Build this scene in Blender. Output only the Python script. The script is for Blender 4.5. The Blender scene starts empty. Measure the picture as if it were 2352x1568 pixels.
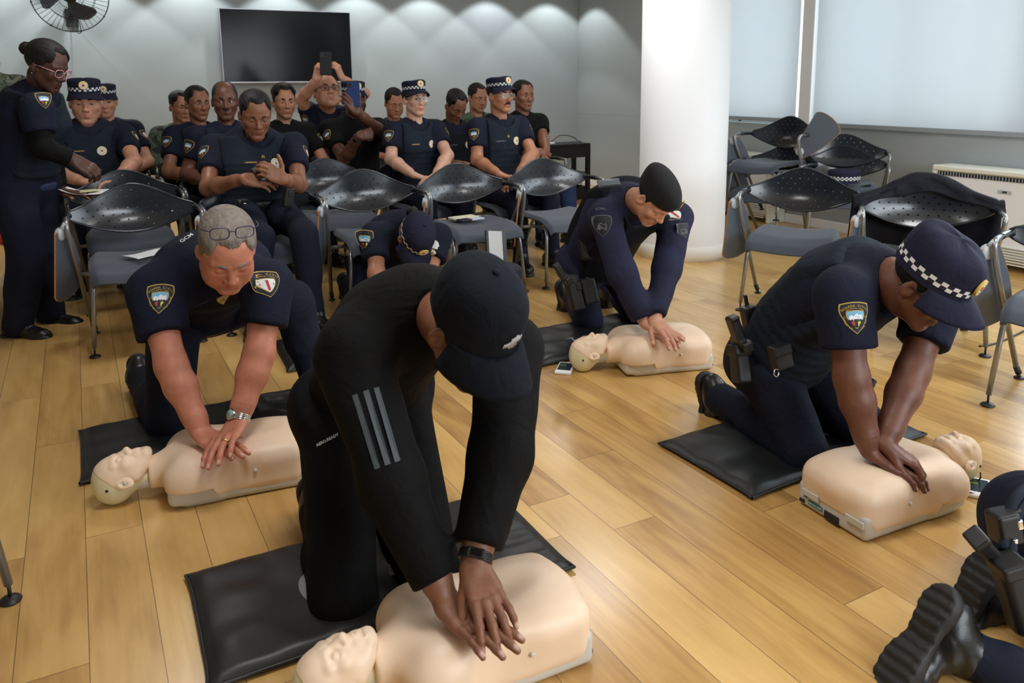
import bpy, math, random
import numpy as np
from mathutils import Vector, Matrix
from mathutils.geometry import delaunay_2d_cdt
random.seed(7)
SC = bpy.context.scene
COL = SC.collection
pi = math.pi
A = lambda *v: np.array(v, float)
def nz(v):
    v = np.asarray(v, float); return v/(np.linalg.norm(v)+1e-12)

SKY_STRENGTH = 1.62
SPOT_POWER = 24
PANEL_POWER = 11.5
PANEL_EMIT = 3
DAY_SIDE, DAY_FRONT = 350, 80
# ------------------------------------------------------------------ camera
CAM_H = 1.25
FOC, PCX, PCY = 1822., 1176., 502.
_p, _r, _y = .1702, -.0089, .4994
CF = A(math.sin(_y)*math.cos(_p), math.cos(_y)*math.cos(_p), -math.sin(_p))
_rt = A(math.cos(_y), -math.sin(_y), 0); _up = np.cross(_rt, CF)
CR = _rt*math.cos(_r)+_up*math.sin(_r); CU = np.cross(CR, CF)
CC = A(0, 0, CAM_H)
cam = bpy.data.cameras.new('camera'); camo = bpy.data.objects.new('camera', cam); COL.objects.link(camo)
cam.sensor_width = 36; cam.lens = FOC/2352*36; cam.shift_y = -(784-PCY)/2352
cam.clip_start = .05
M = Matrix.Identity(4)
for i in range(3):
    M[i][0], M[i][1], M[i][2], M[i][3] = CR[i], CU[i], -CF[i], CC[i]
camo.matrix_world = M
cam.dof.use_dof = True; cam.dof.focus_distance = 2.75; cam.dof.aperture_fstop = 5.6
SC.camera = camo

# ------------------------------------------------------------------ world, light, exposure
SC.view_settings.view_transform = 'Standard'; SC.view_settings.look = 'None'
SC.view_settings.gamma = 1; SC.view_settings.use_curve_mapping = False
SC.view_settings.exposure = 0.60
try:
    SC.cycles.use_denoising = True; SC.cycles.max_bounces = 8; SC.cycles.sample_clamp_indirect = 4
    SC.cycles.caustics_reflective = False; SC.cycles.caustics_refractive = False
except Exception: pass
W = bpy.data.worlds.new('sky'); SC.world = W; W.use_nodes = True
bg = W.node_tree.nodes['Background']; bg.inputs[0].default_value = (.86, .93, 1, 1); bg.inputs[1].default_value = SKY_STRENGTH
def area(name, loc, rot, sx, sy, power, col=(1, 1, 1), spread=pi):
    l = bpy.data.lights.new(name, 'AREA'); l.shape = 'RECTANGLE'; l.size = sx; l.size_y = sy; l.energy = power; l.color = col; l.spread = spread
    o = bpy.data.objects.new(name, l); COL.objects.link(o); o.location = loc; o.rotation_euler = rot; return o
RW, BW, CZ, LW, FW = 5.49, 8.342, 2.5, -2.6, -2.6      # right wall x, back wall y, ceiling z, left wall x, front wall y
# daylight through the unblinded windows on the right, beside the photographer
area('window_daylight', (RW-.05, .93, 1.72), (0, -pi/2, 0), 1.25, 3.65, DAY_SIDE, (.84, .91, 1))
area('window_daylight', (2.6, FW+.05, 1.75), (pi/2, 0, 0), 3.4, 1.3, DAY_FRONT, (.88, .93, 1))
# ------------------------------------------------------------------ mesh helpers
def newmesh(name, V, Fs, mats, mi=None, smooth=True, cols=None):
    me = bpy.data.meshes.new(name); V = np.asarray(V, np.float32).reshape(-1, 3)
    me.vertices.add(len(V)); me.vertices.foreach_set('co', V.ravel())
    if isinstance(Fs, np.ndarray):
        n, k = Fs.shape; loops = Fs.ravel().astype(np.int32); st = np.arange(0, n*k, k, dtype=np.int32); tot = np.full(n, k, np.int32)
    else:
        tot = np.array([len(f) for f in Fs], np.int32); st = np.concatenate([[0], np.cumsum(tot)[:-1]]).astype(np.int32) if len(tot) else tot
        loops = np.array([i for f in Fs for i in f], np.int32)
    me.loops.add(len(loops)); me.loops.foreach_set('vertex_index', loops)
    me.polygons.add(len(tot)); me.polygons.foreach_set('loop_start', st); me.polygons.foreach_set('loop_total', tot)
    if smooth is True: me.polygons.foreach_set('use_smooth', np.ones(len(tot), bool))
    elif smooth is not False: me.polygons.foreach_set('use_smooth', np.asarray(smooth, bool))
    for m in (mats if isinstance(mats, (list, tuple)) else [mats]): me.materials.append(m)
    if mi is not None: me.polygons.foreach_set('material_index', np.asarray(mi, np.int32))
    me.update(calc_edges=True); me.validate()
    if cols is not None:
        a = me.color_attributes.new('Col', 'FLOAT_COLOR', 'POINT')
        a.data.foreach_set('color', np.concatenate([np.asarray(cols, np.float32), np.ones((len(V), 1), np.float32)], 1).ravel())
    return me
def link(name, me, parent=None, off=None):
    o = bpy.data.objects.new(name, me); COL.objects.link(o)
    if parent is not None: o.parent = parent
    if off is not None: o.location = off
    return o
def tag(o, label=None, cat=None, group=None, kind=None):
    if label: o['label'] = label
    if cat: o['category'] = cat
    if group: o['group'] = group
    if kind: o['kind'] = kind
    return o
def empty(name, loc, rz=0, label=None, cat=None, group=None):
    o = bpy.data.objects.new(name, None); COL.objects.link(o); o.location = loc; o.rotation_euler = (0, 0, rz)
    o.empty_display_size = .1
    return tag(o, label, cat, group)
def copy_tree(o, parent=None):
    c = o.copy(); COL.objects.link(c); c.parent = parent
    for ch in list(o.children): copy_tree(ch, c)
    return c
class MB:
    """collects simple shapes; build() links them as one mesh object"""
    def __init__(s): s.V = []; s.F = []; s.M = []; s.S = []; s.n = 0
    def add(s, V, F, m=0, sm=True, T=None):
        V = np.asarray(V, float).reshape(-1, 3)
        if T is not None: V = V@np.asarray(T)[:3, :3].T+np.asarray(T)[:3, 3]
        s.V.append(V)
        for f in F: s.F.append(tuple(int(i)+s.n for i in f)); s.M.append(m); s.S.append(sm)
        s.n += len(V); return s
    def box(s, c, h, m=0, b=.004, T=None):      # bevelled box: centre, half sizes
        c = A(*c); h = A(*h); b = min(b, min(h)*.49); V = []; ix = {}
        for sx in (-1, 1):
            for sy in (-1, 1):
                for sz in (-1, 1):
                    for a in range(3):
                        p = A(sx, sy, sz)*(h-b); p[a] = (sx, sy, sz)[a]*h[a]; ix[sx, sy, sz, a] = len(V); V.append(p+c)
        F = []
        for a in range(3):
            u, v = [(1, 2), (2, 0), (0, 1)][a]
            for sg in (-1, 1):
                q = []
                for du, dv in ((-1, -1), (1, -1), (1, 1), (-1, 1)):
                    k = [0, 0, 0]; k[a] = sg; k[u] = du; k[v] = dv; q.append(ix[(*k, a)])
                F.append(q if sg > 0 else q[::-1])
            for du in (-1, 1):
                for dv in (-1, 1):
                    k0 = [0, 0, 0]; k1 = [0, 0, 0]; k0[a] = -1; k1[a] = 1
                    for k in (k0, k1): k[u] = du; k[v] = dv
                    q = [ix[(*k0, u)], ix[(*k1, u)], ix[(*k1, v)], ix[(*k0, v)]]
                    F.append(q if du*dv < 0 else q[::-1])
        for sx in (-1, 1):
            for sy in (-1, 1):
                for sz in (-1, 1):
                    q = [ix[sx, sy, sz, 0], ix[sx, sy, sz, 1], ix[sx, sy, sz, 2]]
                    F.append(q if sx*sy*sz > 0 else q[::-1])
        return s.add(V, F, m, False, T)
    def tube(s, P, r, n=8, m=0, sub=0, cap=True, T=None, flat=None):
        P = np.asarray(P, float)
        if sub: P = spline(P, sub)
        k = len(P); r = np.full(k, r) if np.isscalar(r) else np.interp(np.linspace(0, 1, k), np.linspace(0, 1, len(r)), r)
        tg = np.gradient(P, axis=0); tg /= np.linalg.norm(tg, axis=1)[:, None]+1e-12
        a = nz(np.cross(tg[0], A(0, 0, 1) if abs(tg[0][2]) < .9 else A(1, 0, 0))); V = []
        for i in range(k):
            a = nz(a-tg[i]*(a@tg[i])); b = np.cross(tg[i], a)
            for j in range(n):
                t = 2*pi*j/n; V.append(P[i]+r[i]*(math.cos(t)*a+math.sin(t)*b*(1 if flat is None else flat)))
        F = [(i*n+j, i*n+(j+1) % n, (i+1)*n+(j+1) % n, (i+1)*n+j) for i in range(k-1) for j in range(n)]
        if cap: F += [tuple(range(n))[::-1], tuple((k-1)*n+j for j in range(n))]
        return s.add(V, F, m, True, T)
    def lathe(s, prof, n=24, m=0, T=None, ex=1, ey=1, cap=True):   # profile of (r, z)
        V = [(r*math.cos(2*pi*j/n)*ex, r*math.sin(2*pi*j/n)*ey, z) for r, z in prof for j in range(n)]; k = len(prof)
        F = [(i*n+j, i*n+(j+1) % n, (i+1)*n+(j+1) % n, (i+1)*n+j) for i in range(k-1) for j in range(n)]
        if cap: F += [tuple(range(n))[::-1], tuple((k-1)*n+j for j in range(n))]
        return s.add(V, F, m, True, T)
    def grid(s, fn, nu, nv, m=0, T=None, closeu=False, sm=True, flip=False):
        V = [fn(i/nu, j/nv) for i in range(nu+1) for j in range(nv+1)]
        F = [(i*(nv+1)+j, (i+1)*(nv+1)+j, (i+1)*(nv+1)+j+1, i*(nv+1)+j+1) for i in range(nu) for j in range(nv)]
        if flip: F = [f[::-1] for f in F]
        return s.add(V, F, m, sm, T)
    def mesh(s, name, mats):
        return newmesh(name, np.concatenate(s.V), s.F, mats, s.M, s.S)
    def build(s, name, mats, parent=None):
        return link(name, s.mesh(name, mats), parent)
def spline(P, sub):
    P = np.asarray(P, float); Q = np.vstack([2*P[0]-P[1], P, 2*P[-1]-P[-2]]); out = []
    for i in range(1, len(Q)-2):
        p0, p1, p2, p3 = Q[i-1:i+3]
        for t in np.linspace(0, 1, sub, endpoint=False):
            out.append(.5*((2*p1)+(-p0+p2)*t+(2*p0-5*p1+4*p2-p3)*t*t+(-p0+3*p1-3*p2+p3)*t**3))
    out.append(P[-1]); return np.array(out)
def fillet(P, r, n=5):        # polyline with rounded corners
    P = [np.asarray(p, float) for p in P]; out = [P[0]]
    for i in range(1, len(P)-1):
        a, b, c = P[i-1], P[i], P[i+1]; u = nz(a-b); v = nz(c-b); d = min(r, np.linalg.norm(a-b)*.48, np.linalg.norm(c-b)*.48)
        p, q = b+u*d, b+v*d
        for t in np.linspace(0, 1, n): out.append((1-t)**2*p+2*t*(1-t)*b+t*t*q)
    out.append(P[-1]); return np.array(out)
def frame(o, x, y, z):        # 4x4 from axes
    T = np.eye(4); T[:3, 0] = x; T[:3, 1] = y; T[:3, 2] = z; T[:3, 3] = o; return T
def axes(o, z, x):            # frame with given z, x approx
    z = nz(z); x = nz(np.asarray(x)-z*(np.asarray(x)@z)); return frame(o, x, np.cross(z, x), z)

# ------------------------------------------------------------------ signed distance shapes and polygonising
def s_cap(P, a, b, ra, rb):
    ab = b-a; v = P-a; t = np.clip((v@ab)/(ab@ab+1e-12), 0, 1); v -= t[:, None]*ab
    return np.sqrt(np.einsum('ij,ij->i', v, v))-(ra+(rb-ra)*t)
def s_ecap(P, a, b, ra, rb, ax, sc):          # flattened by sc along the direction ax
    ab = b-a; v = P-a; t = np.clip((v@ab)/(ab@ab+1e-12), 0, 1); v -= t[:, None]*ab
    v += ((1/sc-1)*(v@ax))[:, None]*ax
    return (np.sqrt(np.einsum('ij,ij->i', v, v))-(ra+(rb-ra)*t))*min(1, sc*1.25)
def s_ell(P, c, r, Rm=None):
    q = P-c
    if Rm is not None: q = q@Rm
    q = q/r; k0 = np.sqrt(np.einsum('ij,ij->i', q, q)); q = q/r; k1 = np.sqrt(np.einsum('ij,ij->i', q, q))
    return k0*(k0-1)/(k1+1e-9)
def s_box(P, c, h, r, Rm=None):
    q = P-c
    if Rm is not None: q = q@Rm
    q = np.abs(q)-(np.asarray(h)-r); return np.linalg.norm(np.maximum(q, 0), axis=1)+np.minimum(q.max(1), 0)-r
def smin(a, b, k):
    h = np.maximum(k-np.abs(a-b), 0)/k; return np.minimum(a, b)-h*h*k*.25
def smax(a, b, k): return -smin(-a, -b, k)
def sstep(a, b, x):
    t = np.clip((x-a)/(b-a), 0, 1); return t*t*(3-2*t)
def polygonize(fn, lo, hi, h, B=5):
    lo = np.asarray(lo, float); n = np.ceil((np.asarray(hi)-lo)/h/B).astype(int)+1
    cx = [lo[i]+(np.arange(n[i])*B+(B-1)/2)*h for i in range(3)]
    Pc = np.stack(np.meshgrid(*cx, indexing='ij'), -1).reshape(-1, 3); Dc = fn(Pc).reshape(n)
    D = np.repeat(np.repeat(np.repeat(Dc, B, 0), B, 1), B, 2); N = n*B
    m = np.abs(Dc) < h*B*1.35
    ii = np.argwhere(m)
    if len(ii) == 0: return np.zeros((0, 3)), np.zeros((0, 4), int)
    o = np.stack(np.meshgrid(*[np.arange(B)]*3, indexing='ij'), -1).reshape(-1, 3)
    I = (ii[:, None]*B+o[None]).reshape(-1, 3); D[I[:, 0], I[:, 1], I[:, 2]] = fn(lo+I*h)
    D[D == 0] = 1e-9; ins = D < 0; nc = N-1
    S = np.zeros((*nc, 3)); C = np.zeros(nc); Q = []
    for ax in range(3):
        sl0 = [slice(None)]*3; sl1 = [slice(None)]*3; sl0[ax] = slice(0, -1); sl1[ax] = slice(1, None)
        a, b = D[tuple(sl0)], D[tuple(sl1)]; cr = np.argwhere((a < 0) != (b < 0))
        if len(cr) == 0: continue
        av = a[cr[:, 0], cr[:, 1], cr[:, 2]]; bv = b[cr[:, 0], cr[:, 1], cr[:, 2]]
        p = cr.astype(float); p[:, ax] += av/(av-bv)
        u, v = (ax+1) % 3, (ax+2) % 3; idx = []
        ok = (cr[:, u] > 0) & (cr[:, v] > 0) & (cr[:, u] < nc[u]) & (cr[:, v] < nc[v])
        for du, dv in ((-1, -1), (0, -1), (0, 0), (-1, 0)):
            c = cr.copy(); c[:, u] += du; c[:, v] += dv
            g = (c >= 0).all(1) & (c < nc).all(1); cg = c[g]
            np.add.at(S, (cg[:, 0], cg[:, 1], cg[:, 2]), p[g]); np.add.at(C, (cg[:, 0], cg[:, 1], cg[:, 2]), 1)
            idx.append(c)
        q = np.stack(idx, 1)[ok]; fl = (av > 0)[ok]; q[fl] = q[fl][:, ::-1]; Q.append(q)
    vm = C > 0; ids = -np.ones(nc, int); ids[vm] = np.arange(vm.sum())
    V = lo+S[vm]/C[vm][:, None]*h
    Q = np.concatenate(Q); F = ids[Q[..., 0], Q[..., 1], Q[..., 2]]
    return V, F
def clean(V, F):                                # drop stray islands of a handful of faces
    return V, F
def wrinkle(P, sd, amp, f=22.):
    r = random.Random(sd); k = [nz(A(r.gauss(0, 1), r.gauss(0, 1), r.gauss(0, 1)))*f*(.6+.7*r.random()) for _ in range(5)]
    q = np.sin(P@k[0]+1.7*np.sin(P@k[1]*.7+r.random()*6)+r.random()*6)
    q2 = np.sin(P@k[2]*1.7+1.3*np.sin(P@k[3]*1.1)+r.random()*6)
    return amp*(.65*q*np.abs(q)+.35*q2)

# ------------------------------------------------------------------ materials
MATS = {}
def mat(name, col, rough=.6, metal=0, bump=0, bscale=200, var=0, vscale=6, spec=.5, attr=False, coat=0, sss=0, fold=0, emit=None, alpha=1, trans=0, sheen=0):
    if name in MATS: return MATS[name]
    m = bpy.data.materials.new(name); m.use_nodes = True; nt = m.node_tree; b = nt.nodes['Principled BSDF']; L = nt.links.new
    c = (*col, 1) if len(col) == 3 else col
    b.inputs['Base Color'].default_value = c; b.inputs['Roughness'].default_value = rough; b.inputs['Metallic'].default_value = metal
    b.inputs['Specular IOR Level'].default_value = spec; b.inputs['Coat Weight'].default_value = coat; b.inputs['Coat Roughness'].default_value = .12
    if sheen: b.inputs['Sheen Weight'].default_value = sheen
    if sss: b.inputs['Subsurface Weight'].default_value = sss; b.inputs['Subsurface Radius'].default_value = (.012, .005, .003); b.inputs['Subsurface Scale'].default_value = 1
    if trans: b.inputs['Transmission Weight'].default_value = trans
    if alpha < 1: b.inputs['Alpha'].default_value = alpha
    tc = nt.nodes.new('ShaderNodeTexCoord'); src = None
    if attr:
        at_ = nt.nodes.new('ShaderNodeAttribute'); at_.attribute_name = 'Col'; src = at_.outputs['Color']
    if var:
        n = nt.nodes.new('ShaderNodeTexNoise'); n.inputs['Scale'].default_value = vscale; n.inputs['Detail'].default_value = 5; L(tc.outputs['Object'], n.inputs['Vector'])
        mr = nt.nodes.new('ShaderNodeMapRange'); mr.inputs['To Min'].default_value = 1-var; mr.inputs['To Max'].default_value = 1+var; mr.inputs['From Min'].default_value = .25; mr.inputs['From Max'].default_value = .75
        L(n.outputs['Fac'], mr.inputs['Value'])
        mx = nt.nodes.new('ShaderNodeVectorMath'); mx.operation = 'SCALE'
        if src is None: mx.inputs[0].default_value = c[:3]
        else: L(src, mx.inputs[0])
        L(mr.outputs[0], mx.inputs['Scale']); src = mx.outputs[0]
    if src is not None: L(src, b.inputs['Base Color'])
    if bump:
        n = nt.nodes.new('ShaderNodeTexNoise'); n.inputs['Scale'].default_value = bscale; n.inputs['Detail'].default_value = 3; L(tc.outputs['Object'], n.inputs['Vector'])
        bp = nt.nodes.new('ShaderNodeBump'); bp.inputs['Strength'].default_value = bump; bp.inputs['Distance'].default_value = .002
        L(n.outputs['Fac'], bp.inputs['Height']); L(bp.outputs[0], b.inputs['Normal'])
        if fold:
            n2 = nt.nodes.new('ShaderNodeTexNoise'); n2.inputs['Scale'].default_value = 13; n2.inputs['Detail'].default_value = 3; n2.inputs['Distortion'].default_value = 1.6; L(tc.outputs['Object'], n2.inputs['Vector'])
            b2 = nt.nodes.new('ShaderNodeBump'); b2.inputs['Strength'].default_value = fold; b2.inputs['Distance'].default_value = .018; L(n2.outputs['Fac'], b2.inputs['Height']); L(b2.outputs[0], bp.inputs['Normal'])
    if emit: b.inputs['Emission Color'].default_value = (*emit[:3], 1); b.inputs['Emission Strength'].default_value = emit[3]
    MATS[name] = m; return m
def srgb(r, g, b):
    f = lambda c: (c/255/12.92 if c/255 <= .04045 else ((c/255+.055)/1.055)**2.4); return (f(r), f(g), f(b))
# ------------------------------------------------------------------ room shell
def struct(name, mb, mats): return tag(mb.build(name, mats), kind='structure')
def floor_mat():
    m = bpy.data.materials.new('floor_boards'); m.use_nodes = True; nt = m.node_tree; b = nt.nodes['Principled BSDF']; L = nt.links.new
    N = nt.nodes.new
    def mth(op, a, c=None):
        n = N('ShaderNodeMath'); n.operation = op
        for i, v in enumerate((a, c)):
            if v is None: continue
            if isinstance(v, (int, float)): n.inputs[i].default_value = v
            else: L(v, n.inputs[i])
        return n.outputs[0]
    tc = N('ShaderNodeTexCoord'); sx = N('ShaderNodeSeparateXYZ'); L(tc.outputs['Object'], sx.inputs[0])
    u = mth('DIVIDE', mth('ADD', sx.outputs[0], .224), .1457); row = mth('FLOOR', u); fu = mth('SUBTRACT', u, row)
    wn = N('ShaderNodeTexWhiteNoise'); wn.noise_dimensions = '1D'; L(row, wn.inputs['W'])
    v = mth('ADD', mth('DIVIDE', sx.outputs[1], 1.28), wn.outputs['Value']); pid = mth('FLOOR', v); fv = mth('SUBTRACT', v, pid)
    w2 = N('ShaderNodeTexWhiteNoise'); w2.noise_dimensions = '2D'; cb = N('ShaderNodeCombineXYZ'); L(row, cb.inputs[0]); L(pid, cb.inputs[1]); L(cb.outputs[0], w2.inputs['Vector'])
    # grain: stretched noise, shifted per board
    ofs = N('ShaderNodeVectorMath'); ofs.operation = 'SCALE'; L(w2.outputs['Color'], ofs.inputs[0]); ofs.inputs['Scale'].default_value = 30
    ad = N('ShaderNodeVectorMath'); L(tc.outputs['Object'], ad.inputs[0]); L(ofs.outputs[0], ad.inputs[1])
    def noise(sc, detail, dist, scale=1):
        mp = N('ShaderNodeMapping'); mp.inputs['Scale'].default_value = sc; L(ad.outputs[0], mp.inputs['Vector'])
        n = N('ShaderNodeTexNoise'); n.inputs['Scale'].default_value = scale; n.inputs['Detail'].default_value = detail; n.inputs['Distortion'].default_value = dist; L(mp.outputs[0], n.inputs['Vector']); return n.outputs['Fac']
    g1 = noise((9, 1.6, 1), 5, 1.2); g2 = noise((60, 3.0, 1), 4, .4); g3 = noise((3.5, 1.1, 1), 3, 2.5)
    t = mth('ADD', mth('ADD', mth('MULTIPLY', w2.outputs['Value'], .24), mth('MULTIPLY', g1, .5)), mth('ADD', mth('MULTIPLY', g2, .20), mth('MULTIPLY', g3, .34)))
    cr = N('ShaderNodeValToRGB'); L(t, cr.inputs[0]); e = cr.color_ramp.elements
    e[0].position = .36; e[0].color = (*srgb(146, 106, 58), 1); e[1].position = .98; e[1].color = (*srgb(236, 202, 142), 1)
    for p, c in ((.52, srgb(183, 140, 79)), (.66, srgb(206, 164, 98)), (.8, srgb(220, 179, 111))):
        x = cr.color_ramp.elements.new(p); x.color = (*c, 1)
    eu = mth('MINIMUM', fu, mth('SUBTRACT', 1, fu)); ev = mth('MINIMUM', fv, mth('SUBTRACT', 1, fv))
    gap = mth('MAXIMUM', mth('LESS_THAN', eu, .007), mth('LESS_THAN', ev, .0008))
    mx = N('ShaderNodeMix'); mx.data_type = 'RGBA'; L(mth('MULTIPLY', gap, .75), mx.inputs['Factor']); L(cr.outputs[0], mx.inputs['A']); mx.inputs['B'].default_value = (*srgb(74, 46, 24), 1)
    L(mx.outputs['Result'], b.inputs['Base Color'])
    b.inputs['Roughness'].default_value = .3; b.inputs['Coat Weight'].default_value = .4; b.inputs['Coat Roughness'].default_value = .16
    bp = N('ShaderNodeBump'); bp.inputs['Strength'].default_value = .25; bp.inputs['Distance'].default_value = .001; L(mth('SUBTRACT', mth('MULTIPLY', g2, .15), gap), bp.inputs['Height']); L(bp.outputs[0], b.inputs['Normal'])
    return m
M_wall = mat('wall_paint', srgb(160, 167, 169), .85, bump=.05, bscale=90, var=.02, vscale=2)
M_white = mat('white_paint', srgb(244, 246, 248), .6, bump=.03, bscale=60)
M_ceil = mat('ceiling_paint', srgb(232, 233, 232), .9)
M_black = mat('black_plastic', (.012, .012, .013), .45)
M_blackgloss = mat('glossy_black', (.003, .0035, .005), .14, spec=.12)
M_steel = mat('grey_metal', srgb(148, 150, 152), .34, .85)
M_chrome = mat('chrome', (.7, .7, .7), .15, 1)
M_grey = mat('light_grey_plastic', srgb(178, 186, 192), .4)
f = MB(); f.add([(LW, FW, 0), (RW+.3, FW, 0), (RW+.3, BW, 0), (LW, BW, 0)], [(0, 1, 2, 3)], sm=False)
f.add([(LW, FW, -.1), (RW+.3, FW, -.1), (RW+.3, BW, -.1), (LW, BW, -.1)], [(3, 2, 1, 0)], sm=False)
struct('floor', f, [floor_mat()])
c = MB(); c.box(((LW+RW)/2, (FW+BW)/2, CZ+.05), ((RW-LW)/2+.3, (BW-FW)/2+.2, .05)); struct('ceiling', c, [M_ceil])
w = MB(); w.box(((LW+RW)/2, BW+.08, 1.25), ((RW-LW)/2+.3, .08, 1.28)); struct('wall_back', w, [M_wall])
w = MB(); w.box((LW-.08, (FW+BW)/2, 1.25), (.08, (BW-FW)/2, 1.28)); struct('wall_left', w, [M_wall])
SILL, HEAD = .86, 2.32
def wall_with_windows(name, along, const, sgn, lo, hi, wins, th=.24):
    m = MB()
    def seg(a, b, z0, z1):
        if b-a < 1e-3: return
        c = [0, 0, (z0+z1)/2]; h = [0, 0, (z1-z0)/2]; c[along] = (a+b)/2; h[along] = (b-a)/2; c[1-along] = const+sgn*th/2; h[1-along] = th/2; m.box(c, h, b=.003)
    seg(lo, hi, 0, SILL); seg(lo, hi, HEAD, CZ+.03); p = lo
    for a, b in sorted(wins)+[(hi, hi)]: seg(p, a, SILL, HEAD); p = b
    return struct(name, m, [M_wall])
wins_r = [(-.95, 2.80), (2.93, 4.72), (4.845, 6.55)]
wall_with_windows('wall_right', 1, RW, 1, FW, BW, wins_r)
wall_with_windows('wall_front', 0, FW, -1, LW, RW, [(.8, 4.4)])
M_glass = bpy.data.materials.new('window_glass'); M_glass.use_nodes = True
_nt = M_glass.node_tree; _nt.nodes.clear(); _o = _nt.nodes.new('ShaderNodeOutputMaterial'); _mx = _nt.nodes.new('ShaderNodeMixShader'); _t = _nt.nodes.new('ShaderNodeBsdfTransparent'); _g = _nt.nodes.new('ShaderNodeBsdfGlossy')
_g.inputs['Roughness'].default_value = .02; _t.inputs[0].default_value = (.93, .96, .95, 1); _mx.inputs[0].default_value = .08
_nt.links.new(_t.outputs[0], _mx.inputs[1]); _nt.links.new(_g.outputs[0], _mx.inputs[2]); _nt.links.new(_mx.outputs[0], _o.inputs[0])
def window(n, along, const, sgn, a, b):
    root = empty('window_%d' % n, (0, 0, 0)); root['kind'] = 'structure'
    fr = MB(); pn = MB()
    def bx(m, a0, a1, z0, z1, t0, t1):
        c = [0, 0, (z0+z1)/2]; h = [0, 0, (z1-z0)/2]; c[along] = (a0+a1)/2; h[along] = (a1-a0)/2; c[1-along] = const+sgn*(t0+t1)/2; h[1-along] = (t1-t0)/2; m.box(c, h, b=.004)
    for z0, z1 in ((SILL, SILL+.045), (HEAD-.045, HEAD)): bx(fr, a, b, z0, z1, .13, .18)
    for x in (a, (a+b)/2-.022, b-.045): bx(fr, x, x+.045, SILL, HEAD, .13, .18)
    bx(pn, a+.03, b-.03, SILL+.03, HEAD-.03, .15, .156)
    tag(fr.build('window_frame', [M_white], root), kind='structure'); tag(pn.build('pane', [M_glass], root), kind='structure')
for i, (a, b) in enumerate(wins_r): window(i+1, 1, RW, 1, a, b)
window(4, 0, FW, -1, .8, 4.4)
w = MB(); w.box((RW-.012, (4.72+4.845)/2, (SILL+HEAD)/2+.02), (.03, .062, (HEAD-SILL)/2+.04)); struct('trim_1', w, [M_white])
# roller blinds: translucent cloth, lit by the sky behind
M_blind = bpy.data.materials.new('blind_cloth'); M_blind.use_nodes = True
_nt = M_blind.node_tree; _nt.nodes.clear(); _o = _nt.nodes.new('ShaderNodeOutputMaterial'); _mx = _nt.nodes.new('ShaderNodeMixShader'); _d = _nt.nodes.new('ShaderNodeBsdfDiffuse'); _tl = _nt.nodes.new('ShaderNodeBsdfTranslucent')
_d.inputs[0].default_value = (*srgb(206, 210, 212), 1); _tl.inputs[0].default_value = (*srgb(214, 219, 224), 1); _mx.inputs[0].default_value = .55
_nt.links.new(_d.outputs[0], _mx.inputs[1]); _nt.links.new(_tl.outputs[0], _mx.inputs[2]); _nt.links.new(_mx.outputs[0], _o.inputs[0])
def blind(y0, y1, zb, label):
    m = MB()
    def fn(u, v):
        y = y0+(y1-y0)*u; z = zb+.03+(HEAD+.05-zb-.03)*v
        return (RW-.03-.004*math.sin(y*9+z*2)*math.exp(-((v-.1)/.35)**2)-.003*math.sin(y*23+1.5*z)*(1-v), y, z)
    m.grid(fn, 60, 16)
    o = m.build('roller_blind', [M_blind]); tag(o, label, 'blind', None)
    b = MB(); b.box((RW-.03, (y0+y1)/2, zb+.016), (.012, (y1-y0)/2, .018)); b.build('bottom_bar', [mat('blind_bar', srgb(150, 158, 164), .5)], o)
    r = MB(); r.tube([(RW-.05, y0, HEAD+.09), (RW-.05, y1, HEAD+.09)], .03, 12); r.build('roller', [M_grey], o)
blind(2.90, 4.69, .862, 'wide pale roller blind right of the white window post, above the air conditioner')
blind(4.875, 6.6, .885, 'narrower grey roller blind between the round pillar and the white window post')
# round pillar
PIL = A(3.8191, 4.4191, 0)
p = MB(); p.lathe([(.322, 0), (.322, .085), (.312, .1), (.308, .11), (.308, CZ)], 64, T=frame(PIL*A(1, 1, 0), A(1, 0, 0), A(0, 1, 0), A(0, 0, 1)))
struct('pillar', p, [M_white])
w = MB(); w.box((RW-.008, (FW+BW)/2, .04), (.008, (BW-FW)/2-.01, .04)); struct('baseboard_right', w, [M_white])
w = MB(); w.box(((LW+RW)/2, BW-.008, .04), ((RW-LW)/2-.01, .008, .04)); struct('baseboard_back', w, [M_white])
# wall-washing ceiling spots along the back wall
M_lamp = mat('lamp_glow', (1, 1, 1), .5, emit=(1, .98, .95, 6))
for i, x in enumerate((-1.35, -.55, .25, 1.07, 1.9, 2.71, 3.47, 4.25, 5.06)):
    y = BW-.36
    m = MB(); m.lathe([(.05, -.02), (.055, 0), (.06, .012), (.045, .012), (.042, 0)], 20, T=frame(A(x, y, CZ-.012), A(1, 0, 0), A(0, 1, 0), A(0, 0, 1)), cap=False)
    o = m.build('ceiling_spot', [M_white]); tag(o, 'small recessed ceiling spot washing the back wall with light', 'spotlight', 'ceiling spots along the back wall')
    l = bpy.data.lights.new('spot_light', 'SPOT'); l.energy = SPOT_POWER; l.spot_size = math.radians(100); l.spot_blend = .22; l.shadow_soft_size = .03; l.color = (.93, 1, .99) if i != 7 else (.9, .93, 1)
    lo = bpy.data.objects.new('spot_light', l); COL.objects.link(lo); lo.location = (x, y, CZ-.03)
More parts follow.
